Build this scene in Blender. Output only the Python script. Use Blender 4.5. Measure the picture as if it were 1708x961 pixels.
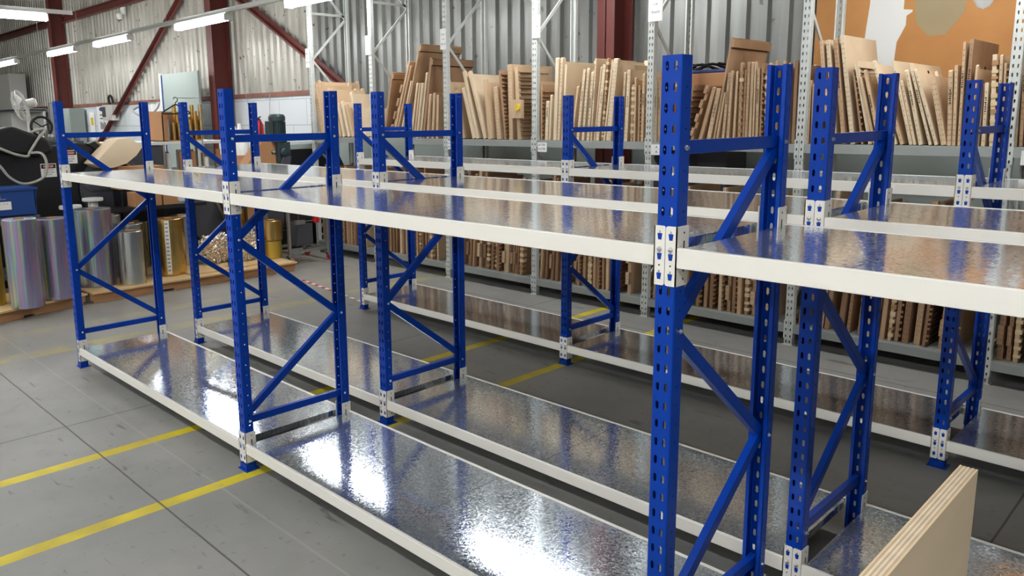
import bpy, bmesh, math, random
from math import sin, cos, pi, radians, sqrt, atan2, hypot
from mathutils import Matrix, Vector

for o in list(bpy.data.objects):
    bpy.data.objects.remove(o)
SC = bpy.context.scene
COL = SC.collection

# ---------------------------------------------------------------- camera
cam_d = bpy.data.cameras.new('camera')
cam = bpy.data.objects.new('camera', cam_d)
COL.objects.link(cam)
RV = Vector((0.7002006, 0.71386092, -0.0110324))
UV = Vector((-0.11500579, 0.12802902, 0.98507981))
DV = Vector((-0.70462245, 0.68848469, -0.17174413))
M = Matrix(((RV.x, UV.x, -DV.x, 5.64626), (RV.y, UV.y, -DV.y, -1.67287), (RV.z, UV.z, -DV.z, 1.65362), (0, 0, 0, 1)))
cam.matrix_world = M
cam_d.sensor_fit = 'HORIZONTAL'
cam_d.sensor_width = 36.0
cam_d.lens = 1302.08 / 1708 * 36.0
cam_d.shift_x = 63.46 / 1708
cam_d.shift_y = -54.11 / 1708
cam_d.clip_start = 0.02
cam_d.clip_end = 200
SC.camera = cam
SC.view_settings.view_transform = 'Standard'
SC.view_settings.look = 'None'
SC.view_settings.gamma = 1.0
SC.view_settings.use_curve_mapping = False
SC.view_settings.exposure = 1.82
try:
    SC.cycles.use_denoising = True
    SC.cycles.max_bounces = 8
    SC.cycles.diffuse_bounces = 4
    SC.cycles.glossy_bounces = 4
    SC.cycles.sample_clamp_indirect = 6.0
    SC.cycles.caustics_reflective = False
    SC.cycles.caustics_refractive = False
except Exception:
    pass
w = bpy.data.worlds.new('world')
SC.world = w
w.use_nodes = True
w.node_tree.nodes['Background'].inputs[0].default_value = (0.8, 0.85, 0.9, 1)
w.node_tree.nodes['Background'].inputs[1].default_value = 0.3
TUBE = 16.0          # radiance of the fluorescent diffusers

# ---------------------------------------------------------------- materials
def srgb(r, g, b):
    def f(c):
        c /= 255.0
        return c / 12.92 if c <= 0.04045 else ((c + 0.055) / 1.055) ** 2.4
    return (f(r), f(g), f(b), 1)

def mat(name, col, rough=0.5, metal=0.0, noise=0.0, nscale=8.0, bump=0.0, bscale=40.0, coat=0.0, stretch=(1, 1, 1), col2=None, spec=0.5):
    m = bpy.data.materials.new(name)
    m.use_nodes = True
    nt = m.node_tree
    b = nt.nodes['Principled BSDF']
    b.inputs['Base Color'].default_value = col
    b.inputs['Roughness'].default_value = rough
    b.inputs['Metallic'].default_value = metal
    b.inputs['Coat Weight'].default_value = coat
    b.inputs['Specular IOR Level'].default_value = spec
    tc = nt.nodes.new('ShaderNodeTexCoord')
    mp = nt.nodes.new('ShaderNodeMapping')
    mp.inputs['Scale'].default_value = stretch
    nt.links.new(tc.outputs['Object'], mp.inputs['Vector'])
    if noise > 0 or col2:
        n = nt.nodes.new('ShaderNodeTexNoise')
        n.inputs['Scale'].default_value = nscale
        n.inputs['Detail'].default_value = 6
        nt.links.new(mp.outputs[0], n.inputs['Vector'])
        cr = nt.nodes.new('ShaderNodeValToRGB')
        c2 = col2 or tuple(max(0, c * (1 - noise)) for c in col[:3]) + (1,)
        cr.color_ramp.elements[0].position = 0.35
        cr.color_ramp.elements[1].position = 0.65
        cr.color_ramp.elements[0].color = c2
        cr.color_ramp.elements[1].color = col
        nt.links.new(n.outputs['Fac'], cr.inputs[0])
        nt.links.new(cr.outputs[0], b.inputs['Base Color'])
    if bump > 0:
        n2 = nt.nodes.new('ShaderNodeTexNoise')
        n2.inputs['Scale'].default_value = bscale
        n2.inputs['Detail'].default_value = 4
        nt.links.new(mp.outputs[0], n2.inputs['Vector'])
        bp = nt.nodes.new('ShaderNodeBump')
        bp.inputs['Strength'].default_value = bump
        bp.inputs['Distance'].default_value = 0.01
        nt.links.new(n2.outputs['Fac'], bp.inputs['Height'])
        nt.links.new(bp.outputs[0], b.inputs['Normal'])
    return m

def emis(name, col, strength):
    m = bpy.data.materials.new(name)
    m.use_nodes = True
    b = m.node_tree.nodes['Principled BSDF']
    b.inputs['Base Color'].default_value = col
    b.inputs['Emission Color'].default_value = col
    b.inputs['Emission Strength'].default_value = strength
    return m

BLUE = mat('blue powder coat', srgb(0, 64, 174), 0.32, coat=0.0, noise=0.06, nscale=3, spec=0.28)
CREAM = mat('cream white powder coat', srgb(249, 246, 238), 0.35, coat=0.15)
ZINC = mat('zinc bolt', srgb(205, 208, 212), 0.3, 0.9)
DARK = mat('dark void', srgb(18, 18, 18), 0.8)
GREYP = mat('grey rack paint', srgb(206, 210, 206), 0.42, 0.1, noise=0.08, nscale=5)
GREYB = mat('grey rack beam paint', srgb(160, 165, 162), 0.4, 0.3, noise=0.12, nscale=3)
BLACK = mat('black machine paint', srgb(24, 25, 30), 0.45, noise=0.3, nscale=2)
BLACKR = mat('black rubber', srgb(16, 16, 18), 0.6)
MAROON = mat('maroon steel paint', srgb(108, 50, 44), 0.5, noise=0.18, nscale=2.5)
MAROOND = mat('girt red oxide paint', srgb(150, 100, 84), 0.6, noise=0.4, nscale=3)
WHITE = mat('white plastic', srgb(236, 236, 232), 0.5)
PAPER = mat('white paper', srgb(246, 246, 243), 0.8)
INK = mat('grey ink', srgb(70, 70, 74), 0.8)
INKL = mat('faint print', srgb(168, 168, 172), 0.8)
REDM = mat('red sign paint', srgb(196, 44, 42), 0.5)
BLUEM = mat('blue ink', srgb(50, 62, 120), 0.6)
CARD = mat('brown cardboard', srgb(190, 140, 98), 0.85, noise=0.1, nscale=2)
CARDP = mat('tan card sheet', srgb(250, 228, 194), 0.8, noise=0.04, nscale=2)
PALLET = mat('pallet timber', srgb(200, 150, 105), 0.75, noise=0.25, nscale=3, stretch=(8, 1, 8))
PLYTOP = mat('pallet deck plywood', srgb(232, 196, 142), 0.6, noise=0.12, nscale=2.5)
GOLD = mat('gold foil', srgb(216, 180, 108), 0.2, 1.0, bump=0.35, bscale=9, stretch=(6, 6, 0.35))
GOLDM = mat('matt gold film', srgb(222, 190, 90), 0.38, 0.85, bump=0.2, bscale=9, stretch=(6, 6, 0.35))
SILVER = mat('silver foil', srgb(196, 200, 200), 0.24, 1.0, bump=0.35, bscale=9, stretch=(6, 6, 0.35))
CRUMP = mat('crumpled metallised film', srgb(226, 214, 200), 0.12, 1.0, bump=1.0, bscale=18)
HOSE = mat('grey hose', srgb(176, 174, 164), 0.5)
CRATE = mat('blue crate plastic', srgb(28, 70, 140), 0.45)
GTABLE = mat('dark grey cart plastic', srgb(76, 78, 86), 0.6)
GBOARD = mat('grey green board', srgb(160, 171, 166), 0.6)
STEEL = mat('brushed steel', srgb(176, 176, 172), 0.35, 0.8)
MOTOR = mat('dark green machine enamel', srgb(52, 72, 76), 0.4, noise=0.2, nscale=6)
FANW = mat('fan white enamel', srgb(214, 214, 208), 0.4)
REDX = mat('extinguisher red', srgb(206, 36, 40), 0.35)
CLOTH = mat('pale grey plastic sheet', srgb(206, 208, 206), 0.55, bump=0.4, bscale=3, stretch=(6, 6, 0.5))
ORANGE = mat('orange particle board', srgb(204, 146, 84), 0.7, col2=srgb(188, 130, 72), nscale=1.6)
STAIN = mat('grey glue stain', srgb(170, 152, 118), 0.8, noise=0.08, nscale=4)
TAPEW = mat('tape white', srgb(232, 226, 220), 0.6)
YEL = mat('yellow plastic', srgb(228, 196, 40), 0.5)
BLOCK = mat('cream foam block', srgb(214, 190, 150), 0.8)
LINER = mat('brown machined block', srgb(172, 132, 92), 0.8, noise=0.15, nscale=12)
RAIL = mat('aluminium conduit rail', srgb(190, 190, 186), 0.4, 0.6)
LAMP = emis('fluorescent diffuser glow', (0.97, 0.985, 1.0, 1), TUBE)

def wood(name, c, c2):
    m = bpy.data.materials.new(name); m.use_nodes = True
    nt = m.node_tree; b = nt.nodes['Principled BSDF']
    tc = nt.nodes.new('ShaderNodeTexCoord'); mp = nt.nodes.new('ShaderNodeMapping')
    mp.inputs['Scale'].default_value = (14, 1.2, 1.0)
    oi = nt.nodes.new('ShaderNodeObjectInfo')
    ad = nt.nodes.new('ShaderNodeVectorMath'); ad.operation = 'ADD'
    nt.links.new(tc.outputs['Object'], ad.inputs[0]); nt.links.new(oi.outputs['Location'], ad.inputs[1])
    nt.links.new(ad.outputs[0], mp.inputs['Vector'])
    n = nt.nodes.new('ShaderNodeTexNoise'); n.inputs['Scale'].default_value = 3.5; n.inputs['Detail'].default_value = 5
    nt.links.new(mp.outputs[0], n.inputs['Vector'])
    cr = nt.nodes.new('ShaderNodeValToRGB')
    cr.color_ramp.elements[0].position = 0.3; cr.color_ramp.elements[1].position = 0.7
    cr.color_ramp.elements[0].color = c2; cr.color_ramp.elements[1].color = c
    nt.links.new(n.outputs['Fac'], cr.inputs[0]); nt.links.new(cr.outputs[0], b.inputs['Base Color'])
    b.inputs['Roughness'].default_value = 0.7
    return m
WOODS = [wood('weathered brown plywood', srgb(156, 120, 90), srgb(128, 96, 70)),
         wood('brown plywood', srgb(176, 140, 108), srgb(150, 116, 86)),
         wood('tan plywood', srgb(198, 164, 130), srgb(176, 142, 108)),
         wood('light plywood', srgb(214, 186, 152), srgb(194, 164, 130)),
         wood('pale birch plywood', srgb(228, 208, 178), srgb(210, 188, 156))]
PLYF = mat('birch plywood veneer', srgb(244, 220, 184), 0.55, noise=0.07, nscale=2, stretch=(1, 1, 5))
PLYE = mat('plywood edge light layer', srgb(250, 234, 210), 0.6, noise=0.1, nscale=8, stretch=(1, 3, 1))
PLYD = mat('plywood edge dark layer', srgb(222, 194, 158), 0.6, noise=0.12, nscale=8, stretch=(1, 3, 1))
EDGEBROWN = mat('burnt laser edge', srgb(84, 56, 38), 0.8)

# galvanised sheet: spangled, mirror-like at grazing angles
def galv():
    m = bpy.data.materials.new('galvanised steel sheet'); m.use_nodes = True
    nt = m.node_tree; b = nt.nodes['Principled BSDF']
    b.inputs['Metallic'].default_value = 0.86
    tc = nt.nodes.new('ShaderNodeTexCoord')
    mp = nt.nodes.new('ShaderNodeMapping'); mp.inputs['Scale'].default_value = (1, 1, 0.2)
    nt.links.new(tc.outputs['Object'], mp.inputs['Vector'])
    n = nt.nodes.new('ShaderNodeTexNoise'); n.inputs['Scale'].default_value = 70; n.inputs['Detail'].default_value = 3
    nb = nt.nodes.new('ShaderNodeTexNoise'); nb.inputs['Scale'].default_value = 2.0; nb.inputs['Detail'].default_value = 2
    nt.links.new(mp.outputs[0], n.inputs['Vector']); nt.links.new(mp.outputs[0], nb.inputs['Vector'])
    # irregular spangle cells: coordinates warped by noise
    sc = nt.nodes.new('ShaderNodeVectorMath'); sc.operation = 'SCALE'; nt.links.new(n.outputs['Color'], sc.inputs[0]); sc.inputs['Scale'].default_value = 0.012
    ad = nt.nodes.new('ShaderNodeVectorMath'); ad.operation = 'ADD'; nt.links.new(mp.outputs[0], ad.inputs[0]); nt.links.new(sc.outputs[0], ad.inputs[1])
    v = nt.nodes.new('ShaderNodeTexVoronoi'); v.inputs['Scale'].default_value = 170; nt.links.new(ad.outputs[0], v.inputs['Vector'])
    sep = nt.nodes.new('ShaderNodeSeparateColor'); nt.links.new(v.outputs['Color'], sep.inputs[0])
    cr = nt.nodes.new('ShaderNodeValToRGB')
    cr.color_ramp.elements[0].color = srgb(172, 186, 200); cr.color_ramp.elements[1].color = srgb(242, 248, 252)
    nt.links.new(sep.outputs[0], cr.inputs[0]); nt.links.new(cr.outputs[0], b.inputs['Base Color'])
    mr = nt.nodes.new('ShaderNodeMapRange'); mr.inputs['To Min'].default_value = 0.04; mr.inputs['To Max'].default_value = 0.19
    nt.links.new(sep.outputs[1], mr.inputs[0]); nt.links.new(mr.outputs[0], b.inputs['Roughness'])
    # every spangle is tilted a little, on top of a slow waviness of the thin sheet
    bp2 = nt.nodes.new('ShaderNodeBump'); bp2.inputs['Strength'].default_value = 0.16; bp2.inputs['Distance'].default_value = 0.004
    nt.links.new(nb.outputs['Fac'], bp2.inputs['Height'])
    ce = nt.nodes.new('ShaderNodeVectorMath'); ce.operation = 'SUBTRACT'; nt.links.new(v.outputs['Color'], ce.inputs[0]); ce.inputs[1].default_value = (0.5, 0.5, 0.5)
    s2 = nt.nodes.new('ShaderNodeVectorMath'); s2.operation = 'SCALE'; nt.links.new(ce.outputs[0], s2.inputs[0]); s2.inputs['Scale'].default_value = 0.026
    a2 = nt.nodes.new('ShaderNodeVectorMath'); a2.operation = 'ADD'; nt.links.new(bp2.outputs[0], a2.inputs[0]); nt.links.new(s2.outputs[0], a2.inputs[1])
    nz = nt.nodes.new('ShaderNodeVectorMath'); nz.operation = 'NORMALIZE'; nt.links.new(a2.outputs[0], nz.inputs[0])
    nt.links.new(nz.outputs[0], b.inputs['Normal'])
    return m
GALV = galv()

def holo():
    m = bpy.data.materials.new('holographic film'); m.use_nodes = True
    nt = m.node_tree; b = nt.nodes['Principled BSDF']
    b.inputs['Base Color'].default_value = srgb(196, 196, 204); b.inputs['Metallic'].default_value = 0.9
    b.inputs['Roughness'].default_value = 0.27
    tc = nt.nodes.new('ShaderNodeTexCoord'); mp = nt.nodes.new('ShaderNodeMapping'); mp.inputs['Scale'].default_value = (30, 30, 0.8)
    nt.links.new(tc.outputs['Object'], mp.inputs['Vector'])
    n = nt.nodes.new('ShaderNodeTexNoise'); n.inputs['Scale'].default_value = 1.2; n.inputs['Detail'].default_value = 3
    nt.links.new(mp.outputs[0], n.inputs['Vector'])
    # iridescent reflection painted into the base colour: narrow tinted streaks down the roll
    cr = nt.nodes.new('ShaderNodeValToRGB'); e = cr.color_ramp.elements
    e[0].position = 0.3; e[0].color = srgb(176, 168, 188); e[1].position = 0.75; e[1].color = srgb(190, 206, 210)
    for p, c in ((0.40, srgb(206, 160, 216)), (0.44, srgb(170, 170, 182)), (0.5, srgb(150, 170, 224)), (0.54, srgb(186, 192, 200)), (0.57, srgb(150, 226, 170)), (0.60, srgb(190, 190, 190)), (0.63, srgb(236, 190, 120)), (0.66, srgb(180, 176, 190)), (0.70, srgb(226, 150, 170))):
        k = e.new(p); k.color = c
    nt.links.new(n.outputs['Fac'], cr.inputs[0]); nt.links.new(cr.outputs[0], b.inputs['Base Color'])
    mr = nt.nodes.new('ShaderNodeMapRange'); mr.inputs['To Min'].default_value = 250; mr.inputs['To Max'].default_value = 750
    nt.links.new(n.outputs['Fac'], mr.inputs[0])
    if 'Thin Film Thickness' in b.inputs:
        nt.links.new(mr.outputs[0], b.inputs['Thin Film Thickness']); b.inputs['Thin Film IOR'].default_value = 1.6
    bp = nt.nodes.new('ShaderNodeBump'); bp.inputs['Strength'].default_value = 0.4; bp.inputs['Distance'].default_value = 0.01
    nt.links.new(n.outputs['Fac'], bp.inputs['Height']); nt.links.new(bp.outputs[0], b.inputs['Normal'])
    return m
HOLO = holo()

def floor_mat():
    m = bpy.data.materials.new('painted grey concrete'); m.use_nodes = True
    nt = m.node_tree; b = nt.nodes['Principled BSDF']; L = nt.links
    tc = nt.nodes.new('ShaderNodeTexCoord'); sx = nt.nodes.new('ShaderNodeSeparateXYZ'); L.new(tc.outputs['Object'], sx.inputs[0])
    def noise(s, d=6, v=None, dist=0):
        n = nt.nodes.new('ShaderNodeTexNoise'); n.inputs['Scale'].default_value = s; n.inputs['Detail'].default_value = d; n.inputs['Distortion'].default_value = dist
        L.new(v or tc.outputs['Object'], n.inputs['Vector']); return n.outputs['Fac']
    def mth(op, a, c=None, d=None):
        n = nt.nodes.new('ShaderNodeMath'); n.operation = op
        for i, x in enumerate((a, c, d)):
            if x is None: continue
            if isinstance(x, (int, float)): n.inputs[i].default_value = x
            else: L.new(x, n.inputs[i])
        return n.outputs[0]
    def mix(f, a, c):
        n = nt.nodes.new('ShaderNodeMix'); n.data_type = 'RGBA'
        if isinstance(f, (int, float)): n.inputs[0].default_value = f
        else: L.new(f, n.inputs[0])
        for i, x in ((6, a), (7, c)):
            if isinstance(x, tuple): n.inputs[i].default_value = x
            else: L.new(x, n.inputs[i])
        return n.outputs[2]
    def ramp(v, a, c):
        n = nt.nodes.new('ShaderNodeMapRange'); L.new(v, n.inputs[0]); n.inputs['From Min'].default_value = a; n.inputs['From Max'].default_value = c
        return n.outputs[0]
    base = mix(ramp(noise(0.9), 0.35, 0.65), srgb(138, 138, 135), srgb(155, 154, 149))
    base = mix(mth('MULTIPLY', ramp(noise(6, 8), 0.5, 0.75), 0.3), base, srgb(128, 127, 124))
    base = mix(mth('MULTIPLY', ramp(noise(22, 5), 0.63, 0.72), 0.55), base, srgb(112, 108, 102))
    # scuffs
    vs = nt.nodes.new('ShaderNodeMapping'); vs.inputs['Scale'].default_value = (1.0, 5.0, 1); vs.inputs['Rotation'].default_value = (0, 0, 0.7); L.new(tc.outputs['Object'], vs.inputs['Vector'])
    base = mix(mth('MULTIPLY', ramp(noise(3.2, 9, vs.outputs[0], 0.6), 0.66, 0.71), 0.6), base, srgb(84, 82, 78))
    # older, browner concrete on the far left bay
    brown = mth('MULTIPLY', ramp(sx.outputs[0], 0.9, -1.5), 0.4)
    base = mix(brown, base, srgb(156, 150, 138))
    X, Y = sx.outputs[0], sx.outputs[1]
    wob = mth('MULTIPLY', mth('SUBTRACT', noise(2.0, 2), 0.5), 0.012)
    def band(c, x0, half):
        return mth('LESS_THAN', mth('ABSOLUTE', mth('SUBTRACT', mth('ADD', c, wob), x0)), half)
    # worn yellow lines
    wear = ramp(noise(14, 7), 0.72, 0.64)
    for x0, hw in ((1.655, 0.038), (2.395, 0.038)):
        msk = mth('MULTIPLY', band(X, x0, hw), wear)
        base = mix(msk, base, mix(ramp(noise(4), 0.4, 0.65), srgb(224, 204, 44), srgb(196, 176, 48)))
    old = mth('MULTIPLY', band(X, -0.53, 0.09), mth('MULTIPLY', ramp(noise(5, 5), 0.38, 0.6), 0.55))
    base = mix(old, base, srgb(190, 176, 92))
    old = mth('MULTIPLY', band(X, -1.2, 0.08), mth('MULTIPLY', ramp(noise(5, 5), 0.4, 0.62), 0.4))
    base = mix(old, base, srgb(186, 174, 96))
    base = mix(mth('MULTIPLY', band(Y, -0.17, 0.006), 0.25), base, srgb(190, 186, 178))
    jm = None
    for c, x0 in ((X, 1.12), (X, 5.04), (X, -2.8), (Y, -0.43), (Y, 3.45), (Y, -4.3), (X, -6.7), (X, -10.6)):
        k = band(c, x0, 0.0045)
        jm = k if jm is None else mth('MAXIMUM', jm, k)
    base = mix(mth('MULTIPLY', jm, 0.85), base, srgb(72, 68, 64))
    L.new(base, b.inputs['Base Color'])
    rr = nt.nodes.new('ShaderNodeMapRange'); L.new(noise(5, 6), rr.inputs[0]); rr.inputs['To Min'].default_value = 0.36; rr.inputs['To Max'].default_value = 0.55
    L.new(rr.outputs[0], b.inputs['Roughness'])
    return m
FLOOR = floor_mat()

def wall_clad(name, ca, cb, cs, thr):
    m = bpy.data.materials.new(name); m.use_nodes = True
    nt = m.node_tree; b = nt.nodes['Principled BSDF']; L = nt.links
    tc = nt.nodes.new('ShaderNodeTexCoord')
    mp = nt.nodes.new('ShaderNodeMapping'); mp.inputs['Scale'].default_value = (5, 1, 0.6); L.new(tc.outputs['Object'], mp.inputs[0])
    n = nt.nodes.new('ShaderNodeTexNoise'); n.inputs['Scale'].default_value = 1.0; n.inputs['Detail'].default_value = 7; L.new(mp.outputs[0], n.inputs['Vector'])
    cr = nt.nodes.new('ShaderNodeValToRGB'); cr.color_ramp.elements[0].position = 0.3; cr.color_ramp.elements[1].position = 0.6
    cr.color_ramp.elements[0].color = ca; cr.color_ramp.elements[1].color = cb
    L.new(n.outputs['Fac'], cr.inputs[0])
    n2 = nt.nodes.new('ShaderNodeTexNoise'); n2.inputs['Scale'].default_value = 9; n2.inputs['Detail'].default_value = 5; L.new(tc.outputs['Object'], n2.inputs['Vector'])
    mr = nt.nodes.new('ShaderNodeMapRange'); L.new(n2.outputs['Fac'], mr.inputs[0]); mr.inputs['From Min'].default_value = thr; mr.inputs['From Max'].default_value = thr + 0.06
    mx = nt.nodes.new('ShaderNodeMix'); mx.data_type = 'RGBA'; L.new(mr.outputs[0], mx.inputs[0]); L.new(cr.outputs[0], mx.inputs[6]); mx.inputs[7].default_value = cs
    L.new(mx.outputs[2], b.inputs['Base Color'])
    b.inputs['Roughness'].default_value = 0.42; b.inputs['Metallic'].default_value = 0.35
    return m
CLAD = wall_clad('weathered cream cladding', srgb(160, 157, 147), srgb(200, 197, 187), srgb(110, 106, 98), 0.64)
CLADG = wall_clad('older grey cladding', srgb(116, 117, 114), srgb(148, 149, 146), srgb(96, 96, 92), 0.66)

def block_mat():
    m = bpy.data.materials.new('white painted blockwork'); m.use_nodes = True
    nt = m.node_tree; b = nt.nodes['Principled BSDF']; L = nt.links
    tc = nt.nodes.new('ShaderNodeTexCoord'); mp = nt.nodes.new('ShaderNodeMapping'); mp.inputs['Rotation'].default_value = (radians(90), 0, 0)
    L.new(tc.outputs['Object'], mp.inputs[0])
    br = nt.nodes.new('ShaderNodeTexBrick'); L.new(mp.outputs[0], br.inputs['Vector'])
    br.inputs['Color1'].default_value = srgb(222, 227, 230); br.inputs['Color2'].default_value = srgb(216, 222, 226); br.inputs['Mortar'].default_value = srgb(186, 192, 198)
    br.inputs['Scale'].default_value = 1.0; br.inputs['Brick Width'].default_value = 0.8; br.inputs['Row Height'].default_value = 0.4; br.inputs['Mortar Size'].default_value = 0.008
    L.new(br.outputs['Color'], b.inputs['Base Color']); b.inputs['Roughness'].default_value = 0.6
    return m
BLOCKW = block_mat()
CEILM = mat('off white roof lining', srgb(225, 224, 218), 0.7)

# ---------------------------------------------------------------- mesh helpers
class MB:
    def __init__(s):
        s.v = []; s.f = []; s.m = []; s.mats = []; s.T = None
    def mi(s, m):
        if m not in s.mats: s.mats.append(m)
        return s.mats.index(m)
    def add(s, vs, fs, m):
        k = len(s.v); i = s.mi(m)
        if s.T is not None: vs = [tuple(s.T @ Vector(p)) for p in vs]
        s.v += [tuple(p) for p in vs]
        s.f += [tuple(k + a for a in f) for f in fs]; s.m += [i] * len(fs)
    def box(s, x0, x1, y0, y1, z0, z1, m):
        s.add([(x0, y0, z0), (x1, y0, z0), (x1, y1, z0), (x0, y1, z0), (x0, y0, z1), (x1, y0, z1), (x1, y1, z1), (x0, y1, z1)],
              [(0, 3, 2, 1), (4, 5, 6, 7), (0, 1, 5, 4), (1, 2, 6, 5), (2, 3, 7, 6), (3, 0, 4, 7)], m)
    def prism(s, pts, axis, a0, a1, m):
        """closed outline in the two other axes, extruded along axis"""
        n = len(pts)
        def P(p, a):
            return (a, p[0], p[1]) if axis == 'x' else (p[0], a, p[1]) if axis == 'y' else (p[0], p[1], a)
        vs = [P(p, a0) for p in pts] + [P(p, a1) for p in pts]
        fs = [tuple(range(n))[::-1], tuple(range(n, 2 * n))] + [(i, (i + 1) % n, n + (i + 1) % n, n + i) for i in range(n)]
        s.add(vs, fs, m)
    def lathe(s, prof, m, c=(0, 0, 0), n=24, axis='z'):
        vs = []; fs = []
        for r, z in prof:
            for k in range(n):
                a = 2 * pi * k / n
                p = (r * cos(a), r * sin(a), z)
                if axis == 'x': p = (p[2], p[0], p[1])
                if axis == 'y': p = (p[1], p[2], p[0])
                vs.append((p[0] + c[0], p[1] + c[1], p[2] + c[2]))
        for j in range(len(prof) - 1):
            for k in range(n):
                fs.append((j * n + k, j * n + (k + 1) % n, (j + 1) * n + (k + 1) % n, (j + 1) * n + k))
        ring = prof[0] == prof[-1]
        if prof[0][0] > 1e-6 and not ring: fs.append(tuple(range(n))[::-1])
        if prof[-1][0] > 1e-6 and not ring: fs.append(tuple((len(prof) - 1) * n + k for k in range(n)))
        s.add(vs, fs, m)
    def bar(s, a, b, w, h, m, up=(0, 0, 1)):
        a = Vector(a); b = Vector(b); d = (b - a).normalized(); u = Vector(up)
        if abs(d.dot(u)) > 0.98: u = Vector((0, 1, 0))
        x = d.cross(u).normalized(); y = x.cross(d).normalized()
        vs = []
        for p in (a, b):
            for i, j in ((-1, -1), (1, -1), (1, 1), (-1, 1)):
                vs.append(tuple(p + x * (i * w / 2) + y * (j * h / 2)))
        s.add(vs, [(0, 3, 2, 1), (4, 5, 6, 7), (0, 1, 5, 4), (1, 2, 6, 5), (2, 3, 7, 6), (3, 0, 4, 7)], m)
    def tube(s, pts, r, m, n=8):
        pts = [Vector(p) for p in pts]; vs = []; fs = []
        prev = None
        for i, p in enumerate(pts):
            d = (pts[min(i + 1, len(pts) - 1)] - pts[max(i - 1, 0)]).normalized()
            if prev is None:
                u = Vector((0, 0, 1)) if abs(d.z) < 0.9 else Vector((1, 0, 0))
            else: u = prev
            x = d.cross(u).normalized(); y = x.cross(d).normalized(); prev = y
            for k in range(n):
                a = 2 * pi * k / n
                vs.append(tuple(p + x * (r * cos(a)) + y * (r * sin(a))))
        for i in range(len(pts) - 1):
            for k in range(n):
                fs.append((i * n + k, i * n + (k + 1) % n, (i + 1) * n + (k + 1) % n, (i + 1) * n + k))
        fs.append(tuple(range(n))[::-1]); fs.append(tuple((len(pts) - 1) * n + k for k in range(n)))
        s.add(vs, fs, m)
    def mesh(s, name, bevel=0, smooth=False):
        me = bpy.data.meshes.new(name)
        me.from_pydata(s.v, [], s.f)
        for m in s.mats: me.materials.append(m)
        me.polygons.foreach_set('material_index', s.m)
        bm = bmesh.new(); bm.from_mesh(me)
        bmesh.ops.recalc_face_normals(bm, faces=bm.faces)
        if bevel:
            es = [e for e in bm.edges if len(e.link_faces) == 2 and e.calc_face_angle(0) > 0.6]
            bmesh.ops.bevel(bm, geom=es, offset=bevel, segments=2, affect='EDGES', profile=0.5, clamp_overlap=True)
        bm.to_mesh(me); bm.free()
        if smooth:
            me.polygons.foreach_set('use_smooth', [True] * len(me.polygons))
            try: me.set_sharp_from_angle(angle=radians(40))
            except Exception: pass
        me.update()
        return me
    def build(s, name, parent=None, bevel=0, smooth=False, loc=None):
        return link(name, s.mesh(name, bevel, smooth), parent, loc)

def link(name, data, parent=None, loc=None, rot=None):
    o = bpy.data.objects.new(name, data)
    COL.objects.link(o)
    if parent: o.parent = parent
    if loc: o.location = loc
    if rot: o.rotation_euler = rot
    return o
def tag(o, label=None, cat=None, group=None, kind=None):
    if label: o['label'] = label
    if cat: o['category'] = cat
    if group: o['group'] = group
    if kind: o['kind'] = kind
    return o
def empty(name, loc=(0, 0, 0), rz=0):
    o = bpy.data.objects.new(name, None); COL.objects.link(o)
    o.location = loc; o.rotation_euler = (0, 0, rz); o.empty_display_size = 0.1
    return o
def struct(o):
    o['kind'] = 'structure'; return o
def text(body, size, m, parent, loc, rot, name='lettering', align='CENTER'):
    c = bpy.data.curves.new(name, 'FONT'); c.body = body; c.size = size; c.align_x = align; c.align_y = 'CENTER'; c.extrude = 0.0004
    tmp = bpy.data.objects.new('tmp', c); COL.objects.link(tmp)
    dg = bpy.context.evaluated_depsgraph_get(); dg.update()
    me = bpy.data.meshes.new_from_object(tmp.evaluated_get(dg), depsgraph=dg)
    bpy.data.objects.remove(tmp); bpy.data.curves.remove(c)
    me.name = name; me.materials.clear(); me.materials.append(m)
    return link(name, me, parent, loc, rot)
def catmull(P, n=6):
    P = [Vector(p) for p in P]; out = []
    for i in range(len(P) - 1):
        p0, p1, p2, p3 = P[max(i - 1, 0)], P[i], P[i + 1], P[min(i + 2, len(P) - 1)]
        for k in range(n):
            t = k / n
            out.append(0.5 * ((2 * p1) + (p2 - p0) * t + (2 * p0 - 5 * p1 + 4 * p2 - p3) * t * t + (3 * p1 - p0 - 3 * p2 + p3) * t ** 3))
    out.append(P[-1]); return out
ORD = ['leftmost', 'second', 'third', 'fourth', 'fifth', 'sixth', 'seventh', 'eighth', 'ninth', 'tenth', 'eleventh', 'twelfth', 'thirteenth',
       'fourteenth', 'fifteenth', 'sixteenth', 'seventeenth', 'eighteenth', 'nineteenth', 'twentieth', 'twenty-first', 'twenty-second', 'twenty-third',
       'twenty-fourth', 'twenty-fifth', 'twenty-sixth', 'twenty-seventh', 'twenty-eighth', 'twenty-ninth', 'thirtieth', 'thirty-first', 'thirty-second']

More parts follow.
